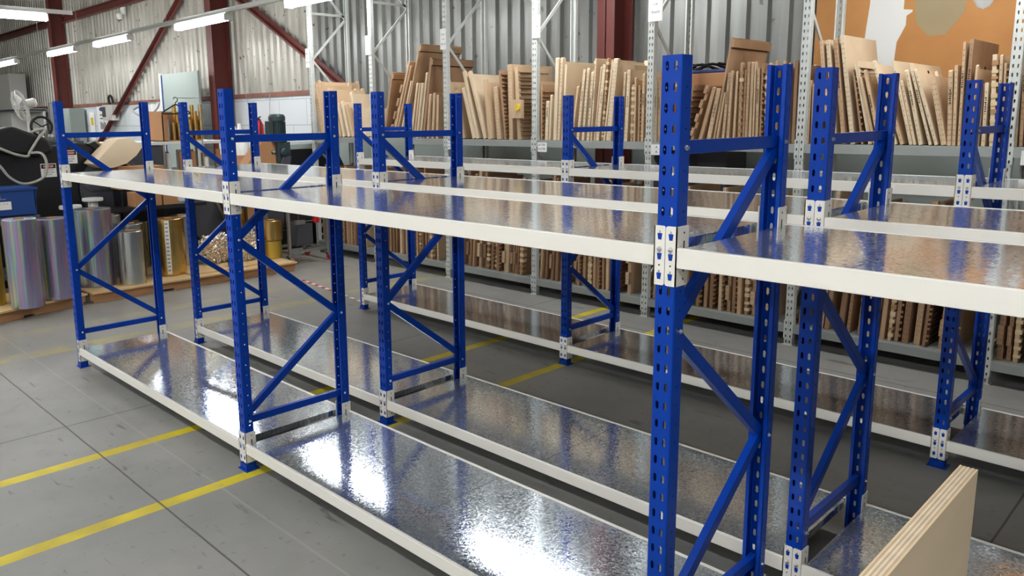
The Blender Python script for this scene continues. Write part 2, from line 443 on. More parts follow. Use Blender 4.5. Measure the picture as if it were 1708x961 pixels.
# ---------------------------------------------------------------- room shell
XL, XR, YF, YB, ZC = -21.6, 11.5, -8.0, 5.0, 5.4
b = MB(); b.box(XL, XR, YF, YB + 0.2, -0.1, 0, FLOOR); struct(b.build('floor'))
b = MB(); b.box(XL, XR, YF, YB + 0.2, ZC, ZC + 0.1, CEILM)
for i in range(13):
    x = XL + 1.3 + i * 2.6
    b.box(x - 0.04, x + 0.04, YF, YB, ZC - 0.16, ZC, RAIL)
struct(b.build('ceiling'))
b = MB(); b.box(XL, -4.55, YB, YB + 0.2, 0, 2.07, BLOCKW); struct(b.build('wall_back'))
b = MB(); b.box(-4.55, XR, YB, YB + 0.2, 0, 1.5, GBOARD); struct(b.build('wall_back_lower'))
def ribs(x0, x1, y, z0, z1, pitch, depth, m):
    b = MB(); pts = []; x = x0
    while x < x1:
        pts += [(x, y), (x + pitch * 0.40, y), (x + pitch * 0.50, y - depth), (x + pitch * 0.90, y - depth)]
        x += pitch
    pts.append((x, y))
    vs = [(p[0], p[1], z0) for p in pts] + [(p[0], p[1], z1) for p in pts]; n = len(pts)
    b.add(vs, [(i, i + 1, n + i + 1, n + i) for i in range(n - 1)], m)
    b.box(x0, x, y + 0.02, y + 0.1, z0, z1, m)
    return b
struct(ribs(XL, -4.6, YB + 0.02, 2.07, ZC, 0.19, 0.035, CLAD).build('wall_back_upper'))
struct(ribs(-4.55, XR, YB + 0.02, 1.5, ZC, 0.19, 0.04, CLADG).build('wall_back_upper'))
b = MB(); b.box(XL - 0.2, XL, YF, YB + 0.2, 0, ZC, CEILM); struct(b.build('wall_left'))
b = MB(); b.box(XR, XR + 0.2, YF, YB + 0.2, 0, ZC, CEILM); struct(b.build('wall_right'))
b = MB(); b.box(XL, XR, YF - 0.2, YF, 0, ZC, CEILM); struct(b.build('wall_front'))
# girts
b = MB(); b.box(XL, -4.55, YB - 0.03, YB + 0.03, 2.05, 2.12, MAROOND); struct(b.build('trim_1'))
b = MB(); b.prism([(YB - 0.12, 4.05), (YB - 0.02, 4.05), (YB - 0.02, 4.22), (YB - 0.12, 4.22), (YB - 0.12, 4.2), (YB - 0.04, 4.2), (YB - 0.04, 4.07), (YB - 0.12, 4.07)], 'x', XL, XR, MAROON)
struct(b.build('trim_2'))
# portal columns (I sections) and wind braces
tn = 3
for xc in (-15.3, -7.12, 1.02, 9.3):
    b = MB(); y0, y1, hw = 4.64, 4.95, 0.1
    b.box(xc - hw, xc + hw, y0, y0 + 0.016, 0, ZC, MAROON)
    b.box(xc - hw, xc + hw, y1 - 0.016, y1, 0, ZC, MAROON)
    b.box(xc - 0.006, xc + 0.006, y0, y1, 0, ZC, MAROON)
    b.box(xc - 0.15, xc + 0.15, y0 - 0.03, y1, 0, 0.02, MAROON)
    struct(b.build('trim_%d' % tn)); tn += 1
for a, c in (((-6.0, 5.4), (-15.5, 0.0)), ((-9.85, 5.42), (-3.3, 1.95))):
    b = MB(); b.bar((a[0], 4.9, a[1]), (c[0], 4.9, c[1]), 0.012, 0.14, MAROON); b.bar((a[0], 4.86, a[1]), (c[0], 4.86, c[1]), 0.08, 0.012, MAROON)
    struct(b.build('trim_%d' % tn)); tn += 1

# ---------------------------------------------------------------- fluorescent lighting
def batten_mesh(L):
    a = MB(); a.box(-L / 2, L / 2, -0.035, 0.035, 0.03, 0.075, WHITE)
    a.box(-L / 2 - 0.008, -L / 2, -0.06, 0.06, -0.03, 0.06, WHITE); a.box(L / 2, L / 2 + 0.008, -0.06, 0.06, -0.03, 0.06, WHITE)
    d = MB(); prof = [(-0.055, 0.03), (-0.05, -0.005), (-0.03, -0.025), (0.03, -0.025), (0.05, -0.005), (0.055, 0.03)]
    d.prism(prof, 'x', -L / 2, L / 2, LAMP)
    return a.mesh('batten_body', 0.002), d.mesh('diffuser')
BM = {L: batten_mesh(L) for L in (1.25, 1.5)}
def batten(x, y, z, L, rz, label, group):
    t = empty('fluorescent_batten', (x, y, z), rz); tag(t, label, 'ceiling light', group)
    link('housing', BM[L][0], t); link('diffuser', BM[L][1], t)
    return t
def rail(x0, x1, y, z, label, drops, ya=None):
    t = empty('lighting_rail', ((x0 + x1) / 2, y, z)); tag(t, label, 'lighting rail')
    h = (x1 - x0) / 2
    a = MB(); a.box(-h, h, -0.025, 0.025, 0, 0.05, RAIL); a.box(-h, h, -0.03, 0.03, 0.045, 0.055, RAIL); a.build('rail', t)
    for xd in drops:
        d = MB(); d.tube([(xd - (x0 + x1) / 2, 0, 0.05), (xd - (x0 + x1) / 2, 0.0, ZC - z)], 0.004, STEEL, 5); d.build('suspension_wire', t)
rail(XL + 0.1, 9.5, 3.48, 3.075, 'long aluminium rail carrying fluorescent battens above the grey racking', (-19, -16.3, -12.2, -9.9, -6.1, -3.4, -0.3, 2.6, 5.6, 8.6))
WHERE = ['far left end of the rail, cut by the picture edge', 'second from the left along the long rail', 'third from the left, in front of the ribbed wall', 'fourth along the rail, beside the maroon column', 'at the top edge above the first grey rack frames']
for i, x in enumerate((-14.6, -10.8, -8.25, -4.95, -1.95)):
    batten(x, 3.48, 3.0, 1.5, 0, 'lit white fluorescent batten ' + WHERE[i], 'battens on the long rail')
for x in (1.1, 4.4):
    batten(x, 3.48, 3.0, 1.5, 0, 'lit fluorescent batten over the grey racks beyond the top of the picture', 'battens over the racks')
batten(-5.72, 0.98, 3.0, 1.5, radians(90), 'lit fluorescent batten hung crosswise at the top left corner', None)
t = empty('lighting_rail', (-5.72, 0, 3.075)); tag(t, 'grey crosswise lighting rail at the top left corner', 'lighting rail')
a = MB(); a.box(-0.025, 0.025, -6.0, 2.05, 0, 0.05, RAIL); a.build('rail', t)
for yd in (-4, 0.2, 1.95):
    d = MB(); d.tube([(0, yd, 0.05), (0, yd, ZC - 3.075)], 0.004, STEEL, 5); d.build('suspension_wire', t)
for y in (-1.95, -5.4):
    for x in (-12.6, -9.6, -3.4, -0.4, 2.6, 5.6, 8.6):
        batten(x, y, 3.2, 1.5, 0, 'lit fluorescent batten in the open aisle behind the photographer', 'battens behind the photographer')
    rail(-15, 9.7, y, 3.275, 'aluminium lighting rail %s the open aisle' % ('over the near side of' if y > -3 else 'over the far side of'), (-12, -8, -4, 0, 4, 8))

# ---------------------------------------------------------------- perforated posts
PITCH = 0.05
def holed_strip(b, o, U, V, w0, w1, cells, pitch, hole, m, z_first=0.0):
    """strip of cells in the plane o+U*u+V*v; u in [w0,w1]; hole = list of (du,dv) 8 points around the cell centre"""
    o = Vector(o); U = Vector(U); V = Vector(V)
    uc = (w0 + w1) / 2; hw = (w1 - w0) / 2
    for c in range(cells):
        vc = (c + 0.5) * pitch
        out = [(w1, vc), (w1, vc + pitch / 2), (uc, vc + pitch / 2), (w0, vc + pitch / 2), (w0, vc), (w0, vc - pitch / 2), (uc, vc - pitch / 2), (w1, vc - pitch / 2)]
        vs = [tuple(o + U * p[0] + V * p[1]) for p in out] + [tuple(o + U * (uc + h[0]) + V * (vc + h[1])) for h in hole]
        b.add(vs, [(i, (i + 1) % 8, 8 + (i + 1) % 8, 8 + i) for i in range(8)], m)
def post_mesh(H, w, d, m, name):
    """C-shaped upright: web in the plane y=0 facing -Y, flanges going +Y, lips turned in"""
    b = MB(); cells = int(round(H / PITCH))
    sl = [(0.0045, 0), (0.0045, 0.008), (0, 0.0125), (-0.0045, 0.008), (-0.0045, 0), (-0.0045, -0.008), (0, -0.0125), (0.0045, -0.008)]
    rd = [(0.0035 * cos(i * pi / 4), 0.0035 * sin(i * pi / 4)) for i in range(8)]
    Z = (0, 0, 1)
    holed_strip(b, (0, 0, 0), (1, 0, 0), Z, 0.005, w / 2, cells, PITCH, sl, m)
    holed_strip(b, (0, 0, 0), (1, 0, 0), Z, w / 2, w - 0.005, cells, PITCH, sl, m)
    Hh = cells * PITCH
    # rounded corners, plain strips
    for x0, x1, y0, y1 in ((0.005, 0.0015, 0, 0.0015), (0.0015, 0, 0.0015, 0.005), (0, 0, 0.005, 0.014), (w - 0.005, w - 0.0015, 0, 0.0015), (w - 0.0015, w, 0.0015, 0.005), (w, w, 0.005, 0.014),
                           (0, 0, d - 0.006, d), (w, w, d - 0.006, d), (0, 0.011, d, d), (w, w - 0.011, d, d), (0.011, 0.011, d, d - 0.005), (w - 0.011, w - 0.011, d, d - 0.005)):
        b.add([(x0, y0, 0), (x1, y1, 0), (x1, y1, Hh), (x0, y0, Hh)], [(0, 1, 2, 3)], m)
    for x in (0, w):
        holed_strip(b, (x, 0, 0), (0, 1, 0), Z, 0.014, d - 0.006, cells, PITCH, rd, m)
    me = bpy.data.meshes.new(name); me.from_pydata(b.v, [], b.f); me.materials.append(m)
    bm = bmesh.new(); bm.from_mesh(me)
    bmesh.ops.remove_doubles(bm, verts=bm.verts, dist=1e-5)
    bmesh.ops.recalc_face_normals(bm, faces=bm.faces)
    # outside normal check: web must face -Y
    for f in bm.faces:
        if abs(f.normal.y) > 0.9 and f.calc_center_median().y < 0.0005:
            if f.normal.y > 0: bmesh.ops.reverse_faces(bm, faces=bm.faces)
            break
    bm.to_mesh(me); bm.free()
    return me
def solid(o, t=0.002):
    md = o.modifiers.new('thickness', 'SOLIDIFY'); md.thickness = t; md.offset = -1; return o

PW, PD = 0.057, 0.046
POST = post_mesh(1.8, PW, PD, BLUE, 'post')
def foot_mesh():
    b = MB(); b.box(-0.012, PW + 0.014, -0.012, PD + 0.014, 0, 0.004, BLUE)
    b.prism([(-0.003, 0.004), (PW + 0.003, 0.004), (PW + 0.003, 0.03), (-0.003, 0.03)], 'y', -0.003, -0.0008, BLUE)
    b.box(PW + 0.0008, PW + 0.003, -0.003, PD * 0.8, 0.004, 0.03, BLUE); b.box(-0.003, -0.0008, -0.003, PD * 0.8, 0.004, 0.03, BLUE)
    return b.mesh('foot_plate')
FOOT = foot_mesh()

def conn_mesh():
    """right-hand beam's left end: L bracket on the post's front-right corner. origin = post front-right corner, z=0 bracket centre"""
    b = MB(); h = 0.075; x0 = -PW / 2 + 0.001
    # front plate and side plate with rounded corners
    def rounded(u0, u1, z0, z1, r, left, right):
        pts = []
        for cx, cz, a0, on in ((u1 - r, z1 - r, 0, right), (u0 + r, z1 - r, 90, left), (u0 + r, z0 + r, 180, left), (u1 - r, z0 + r, 270, right)):
            if on:
                for k in range(4):
                    a = radians(a0 + k * 30); pts.append((cx + r * cos(a), cz + r * sin(a)))
            else:
                pts.append((u1 if a0 in (0, 270) else u0, z1 if a0 in (0, 90) else z0))
        return pts
    b.prism(rounded(x0, 0.0035, -h, h, 0.006, True, False), 'y', -0.0035, -0.0005, CREAM)
    b.prism(rounded(-0.0035, 0.052, -h, h, 0.006, False, True), 'x', 0.0005, 0.0035, CREAM)
    xm = (x0 + 0.0) / 2 + 0.001
    for zc in (0.05, 0.0, -0.05):
        pts = [(xm - 0.0068, zc + 0.006), (xm + 0.0068, zc + 0.006), (xm + 0.0045, zc - 0.010), (xm - 0.0045, zc - 0.010)]
        b.prism(pts, 'y', -0.0041, -0.003, BLUE)
        b.prism([(xm - 0.003, zc + 0.006), (xm + 0.003, zc + 0.006), (xm + 0.002, zc + 0.013), (xm - 0.002, zc + 0.013)], 'y', -0.0040, -0.003, ZINC)
    b.lathe([(0.0022, -0.0042), (0.0022, -0.003)], DARK, (xm, 0, -0.024), 8, 'y')
    b.lathe([(0.002, -0.0105), (0.0055, -0.0085), (0.006, -0.0035)], ZINC, (xm, 0, 0.017), 10, 'y')
    b.lathe([(0.0028, 0.003), (0.0028, 0.0041)], DARK, (0, 0.03, 0.058), 8, 'x')
    b.lathe([(0.0028, 0.003), (0.0028, 0.0041)], DARK, (0, 0.03, -0.058), 8, 'x')
    b.box(0.003, 0.0041, 0.0275, 0.0325, 0.018, 0.038, DARK)
    b.box(0.003, 0.0041, 0.0275, 0.0325, -0.040, -0.024, DARK)
    return b
CONN_R = conn_mesh()
def variant(b, mx=False, my=False, name='connector'):
    v = MB(); v.v = [((-p[0] if mx else p[0]), (-p[1] if my else p[1]), p[2]) for p in b.v]; v.f = list(b.f); v.m = list(b.m); v.mats = list(b.mats)
    return v.mesh(name)
# key: (end, side): end 'L' = left end of a beam (sits on a post's right flank)
CONN = {('L', 'F'): variant(CONN_R), ('R', 'F'): variant(CONN_R, mx=True), ('L', 'B'): variant(CONN_R, my=True), ('R', 'B'): variant(CONN_R, mx=True, my=True)}

def beam_mesh(L, back):
    b = MB(); s = -1 if back else 1
    # stepped box section, front face at y=-0.0035
    prof = [(-0.0035, -0.027), (0.034, -0.027), (0.034, 0.010), (0.012, 0.010), (0.012, 0.023), (-0.0035, 0.023)]
    prof = [(s * p[0], p[1]) for p in prof]
    if back: prof = prof[::-1]
    b.prism(prof, 'x', 0, L, CREAM)
    return b.mesh('beam', 0.0018)

def brace_mesh(a, c):
    """channel brace in the plane of the frame"""
    b = MB(); a = Vector(a); c = Vector(c); d = (c - a).normalized(); n = Vector((0, -d.z, d.y)); x = Vector((1, 0, 0)); w, h, t = 0.017, 0.012, 0.002
    def strip(u0, v0, u1, v1):
        vs = []
        for p in (a, c):
            for u, v in ((u0, v0), (u1, v0), (u1, v1), (u0, v1)):
                vs.append(tuple(p + n * u + x * v))
        b.add(vs, [(0, 3, 2, 1), (4, 5, 6, 7), (0, 1, 5, 4), (1, 2, 6, 5), (2, 3, 7, 6), (3, 0, 4, 7)], BLUE)
    strip(-w, h - t, w, h); strip(-w, -h, -w + t, h); strip(w - t, -h, w, h)
    return b
DT = 0.606
ZN = (1.58, 1.12, 0.68, 0.245)
def bolt_mesh():
    b = MB()
    b.lathe([(0.007, 0), (0.007, 0.003), (0.0045, 0.0045), (0.0045, 0.008), (0.002, 0.0085)], ZINC, (0, 0, 0), 6, 'x')
    return b.mesh('bolt')
BOLT = bolt_mesh()
FR = {}
for kind in ('front', 'rear'):
    yf, yr = 0.032, DT - 0.032
    ys = [yf, yr, yf, yr] if kind == 'front' else [yr, yf, yr, yf]
    xm = PW / 2 - 0.002
    mm = [brace_mesh((xm, 0.02, ZN[0]), (xm, DT - 0.02, ZN[0])).mesh('brace', 0.001), brace_mesh((xm, 0.02, ZN[3]), (xm, DT - 0.02, ZN[3])).mesh('brace', 0.001)]
    for i in range(3):
        off = 0.0
        z0, z1 = ZN[i] - (0.02 if i == 0 else 0), ZN[i + 1] + (0.03 if i == 2 else 0.0)
        mm.append(brace_mesh((xm, ys[i], z0), (xm, ys[i + 1], z1)).mesh('brace', 0.001))
    nodes = [(0.03, ZN[0]), (DT - 0.03, ZN[0]), (0.03, ZN[3]), (DT - 0.03, ZN[3])] + [(ys[i], ZN[i]) for i in (1, 2)]
    FR[kind] = (mm, nodes)

def rack_row(X0, Y0, ang, kinds, label, zu, name='shelving_rack'):
    R0 = empty(name, (X0, Y0, 0), ang); tag(R0, label, 'shelving rack', 'blue and white shelving racks')
    xs = [0, 2.304, 4.586, 6.88]
    for i, x in enumerate(xs):
        for back in (False, True):
            p = link('post', POST, R0, (x + (PW if back else 0), DT if back else 0, 0), (0, 0, pi if back else 0))
            solid(p)
            link('foot_plate', FOOT, p)
        mm, nodes = FR[kinds[i]]
        br = [link('brace', m, R0, (x, 0, 0)) for m in mm]
        own = [0, 0, 1, 1, 3, 4]
        for k, (y, z) in enumerate(nodes):
            link('bolt', BOLT, br[own[k]], (PW, y, z))
    for lvl, zc in ((0, 0.117), (1, zu - 0.075)):
        for i in range(3):
            xa, xb = xs[i] + PW, xs[i + 1]; L = xb - xa - 0.008
            for back in (False, True):
                y = DT if back else 0
                bm = link('beam', beam_mesh(L, back), R0, (xa + 0.004, y, zc))
                s = 'B' if back else 'F'
                link('connector', CONN[('L', s)], bm, (-0.004, 0, 0))
                link('connector', CONN[('R', s)], bm, (L + 0.004, 0, 0))
            seams = [xa + 0.012, (xa + xb) / 2 - 0.0015, xb - 0.012]
            for k in range(2):
                b = MB(); x0, x1 = seams[k] + 0.0012, seams[k + 1] - 0.0012; zt = zc + 0.0215
                b.box(x0, x1, 0.0135, DT - 0.0135, zt - 0.0012, zt, GALV)
                b.box(x0, x0 + 0.0012, 0.036, DT - 0.036, zt - 0.03, zt - 0.0012, GALV); b.box(x1 - 0.0012, x1, 0.036, DT - 0.036, zt - 0.03, zt - 0.0012, GALV)
                # edge folds standing on the beam steps
                b.box(x0 + 0.002, x1 - 0.002, 0.0135, 0.0147, zt - 0.0115, zt - 0.0012, GALV); b.box(x0 + 0.002, x1 - 0.002, DT - 0.0147, DT - 0.0135, zt - 0.0115, zt - 0.0012, GALV)
                b.build('shelf_panel', R0)
    return R0
rack_row(0, 0, 0, ('front', 'rear', 'rear', 'rear'), 'nearest blue post and cream beam shelving rack run with galvanised shelves', 1.390)
rack_row(0.0245, 0.831, -0.0002, ('front', 'front', 'rear', 'rear'), 'middle blue and cream shelving rack run, between the near and far runs', 1.389)
rack_row(0.0704, 2.350, -0.0046, ('front', 'front', 'front', 'rear'), 'farthest blue and cream shelving rack run, next to the grey racking', 1.387)

# ---------------------------------------------------------------- grey racking with die boards
GX = [-2.85, -1.62, -0.375, 0.83, 2.062, 3.297, 4.53, 5.76]
GY, GD, GH = 3.825, 0.6, 3.6
GPOST = post_mesh(GH, 0.06, 0.046, GREYP, 'post')
G = empty('steel_racking', (0, GY, 0)); tag(G, 'long pale grey perforated steel racking full of wooden boards along the wall', 'storage rack')
def gconn(mx):
    b = MB(); s = -1 if mx else 1
    X = lambda a, c: (min(s * a, s * c), max(s * a, s * c))
    x0, x1 = X(-0.028, 0.0035); b.box(x0, x1, -0.0035, -0.0005, -0.1, 0.035, GREYP)
    x0, x1 = X(0.0005, 0.0035); b.box(x0, x1, -0.0005, 0.045, -0.1, 0.035, GREYP)
    for z in (0.018, -0.032, -0.082):
        x0, x1 = X(-0.017, -0.009); b.box(x0, x1, -0.0042, -0.003, z - 0.01, z + 0.008, DARK)
    return b.mesh('connector')
GC = {'L': gconn(False), 'R': gconn(True)}
for i, x in enumerate(GX):
    for back in (False, True):
        p = link('post', GPOST, G, (x + (0.03 if back else -0.03), GD if back else 0, 0), (0, 0, pi if back else 0)); solid(p)
        f = MB(); f.box(-0.01, 0.07, -0.01, 0.06, 0, 0.004, GREYP); f.build('foot_plate', p)
    z = 0.3; k = 0
    nodes = [0.30, 0.82, 1.34, 1.86, 2.40, 2.92, 3.44]
    for k in range(len(nodes) - 1):
        if k == 2: continue
        ya, yb = (0.04, GD - 0.04) if k % 2 == 0 else (GD - 0.04, 0.04)
        b = MB(); b.bar((x, ya, nodes[k]), (x, yb, nodes[k + 1]), 0.012, 0.028, GREYP); b.build('brace', G)
    for z in (0.22, 2.96):
        b = MB(); b.bar((x, 0.03, z), (x, GD - 0.03, z), 0.012, 0.028, GREYP); b.build('brace', G)
for i in range(len(GX) - 1):
    xa, xb = GX[i] + 0.034, GX[i + 1] - 0.034
    for zt in (1.455, 0.15):
        for back in (False, True):
            s = -1 if back else 1; y = GD if back else 0
            b = MB(); pr = [(y - s * 0.0035, -0.058), (y + s * 0.032, -0.058), (y + s * 0.032, -0.012), (y + s * 0.012, -0.012), (y + s * 0.012, 0), (y - s * 0.0035, 0)]
            b.prism(pr, 'x', xa, xb, GREYB); bm = b.build('beam', G, 0.001, loc=(0, 0, zt))
            if not back:
                link('connector', GC['L'], bm, (xa - 0.004, y, 0)); link('connector', GC['R'], bm, (xb + 0.004, y, 0))
        b = MB(); b.box(xa, xb, 0.013, GD - 0.013, zt - 0.008, zt + 0.004, GREYB); b.build('shelf_panel', G)

def board(x, ang, h, t, kind, tone, z0, y0, depth, rnd):
    o = empty('die_board', (x, y0, z0 + abs(sin(ang)) * t / 2 + 0.0005)); o.rotation_euler = (0, ang, 0)
    wm = WOODS[max(0, min(4, int(tone * 5.2)))]
    b = MB(); ht = t / 2
    if kind == 'frame':
        b.box(-ht, ht, 0, depth, 0, h, wm)
        b.box(ht, ht + 0.012, 0.0, depth, h - 0.05, h, wm); b.box(ht, ht + 0.012, 0, 0.03, 0, h - 0.05, wm)
    elif kind == 'notch':
        pts = [(0, 0), (depth, 0), (depth, h)]
        z = h; n = 4
        for k in range(n):
            z1 = h * (1 - (k + 0.55) / n); z2 = h * (1 - (k + 1) / n)
            pts += [(0.0, z), (0.0, z1), (0.035, z1), (0.035, z2)]; z = z2
        pts = pts[:-1] + [(0.035, 0.0001)]
        b.prism([pts[0]] + pts[1:], 'x', -ht, ht, wm)
    elif kind in ('holes', 'plain', 'blocks') and rnd.random() < 0.8:
        s_ = rnd.uniform(0.02, 0.05); w_ = rnd.uniform(0.02, 0.045)
        pts = [(0, 0), (depth, 0), (depth, h), (depth - w_, h), (depth - w_ - 0.01, h - s_), (w_ + 0.01, h - s_), (w_, h - 0.004), (w_ * 0.5, h), (0.003, h - 0.008)]
        b.prism(pts, 'x', -ht, ht, wm)
    else:
        b.box(-ht, ht, 0, depth, 0, h, wm)
    if kind == 'face':
        b.box(ht, ht + 0.02, 0.0, depth, h - 0.07, h - 0.012, wm)
        b.box(ht, ht + 0.006, 0.0, depth, h - 0.082, h - 0.072, EDGEBROWN)
    if kind == 'window':
        b.box(ht, ht + 0.002, depth * 0.4, depth * 0.75, h * 0.62, h * 0.78, WOODS[2]); b.box(ht, ht + 0.002, depth * 0.4, depth * 0.75, h * 0.42, h * 0.52, WOODS[2])
    me = b.build('board', o, 0.0015)
    if kind in ('holes', 'marks', 'notch'):
        d = MB()
        if kind != 'notch' or True:
            z = 0.03
            while z < h - 0.03:
                for u in ((-0.25, 0.25) if t > 0.022 else (0.0,)):
                    if rnd.random() < 0.8:
                        d.box(t * u - 0.0022, t * u + 0.0022, -0.0008, 0.001, z, z + 0.005, EDGEBROWN)
                z += 0.032
            if rnd.random() < 0.55:
                zz = h * rnd.uniform(0.45, 0.6)
                for k in range(7):
                    d.box(-0.004 + 0.002 * (k % 2), 0.004, -0.0008, 0.001, zz + k * 0.013, zz + k * 0.013 + 0.007, DARK)
        if kind == 'marks':
            for k in range(5):
                yy = rnd.uniform(0.05, depth - 0.08); zz = h * rnd.uniform(0.35, 0.95)
                d.box(ht - 0.001, ht + 0.0012, yy, yy + 0.03, zz - 0.018, zz, DARK)
        d.build('drilled_slots', o)
    if kind in ('blocks', 'blades', 'frame'):
        d = MB(); z = 0.03; rows = []
        w = t + 0.004
        while z < h - 0.04:
            hh = rnd.uniform(0.016, 0.032)
            if kind == 'blocks':
                e = MB(); e.box(-ht - 0.001, ht + 0.010, -0.003, 0.05, z, z + hh, BLOCK if rnd.random() < 0.6 else LINER); e.build('foam_block', o)
                z += hh + rnd.uniform(0.015, 0.04)
            else:
                d.box(ht, ht + 0.014, 0.01, depth * rnd.uniform(0.4, 0.9), z, z + 0.005, EDGEBROWN)
                d.box(ht, ht + 0.012, 0.003, 0.03, z + 0.007, z + 0.02, LINER)
                z += rnd.uniform(0.03, 0.05)
        if kind != 'blocks': d.build('blade_strips', o)
    return o
TONE = ['weathered brown', 'brown', 'tan', 'light', 'pale']
KW = {'holes': 'hole-dotted edge', 'plain': 'plain edge', 'marks': 'dark cut marks', 'blocks': 'cream foam blocks', 'blades': 'dark blade rows',
      'frame': 'framed face', 'face': 'top cleat', 'window': 'two square cut-outs', 'notch': 'stepped notched edge'}
BAYN = ['first', 'second', 'third', 'fourth', 'fifth', 'sixth', 'seventh']
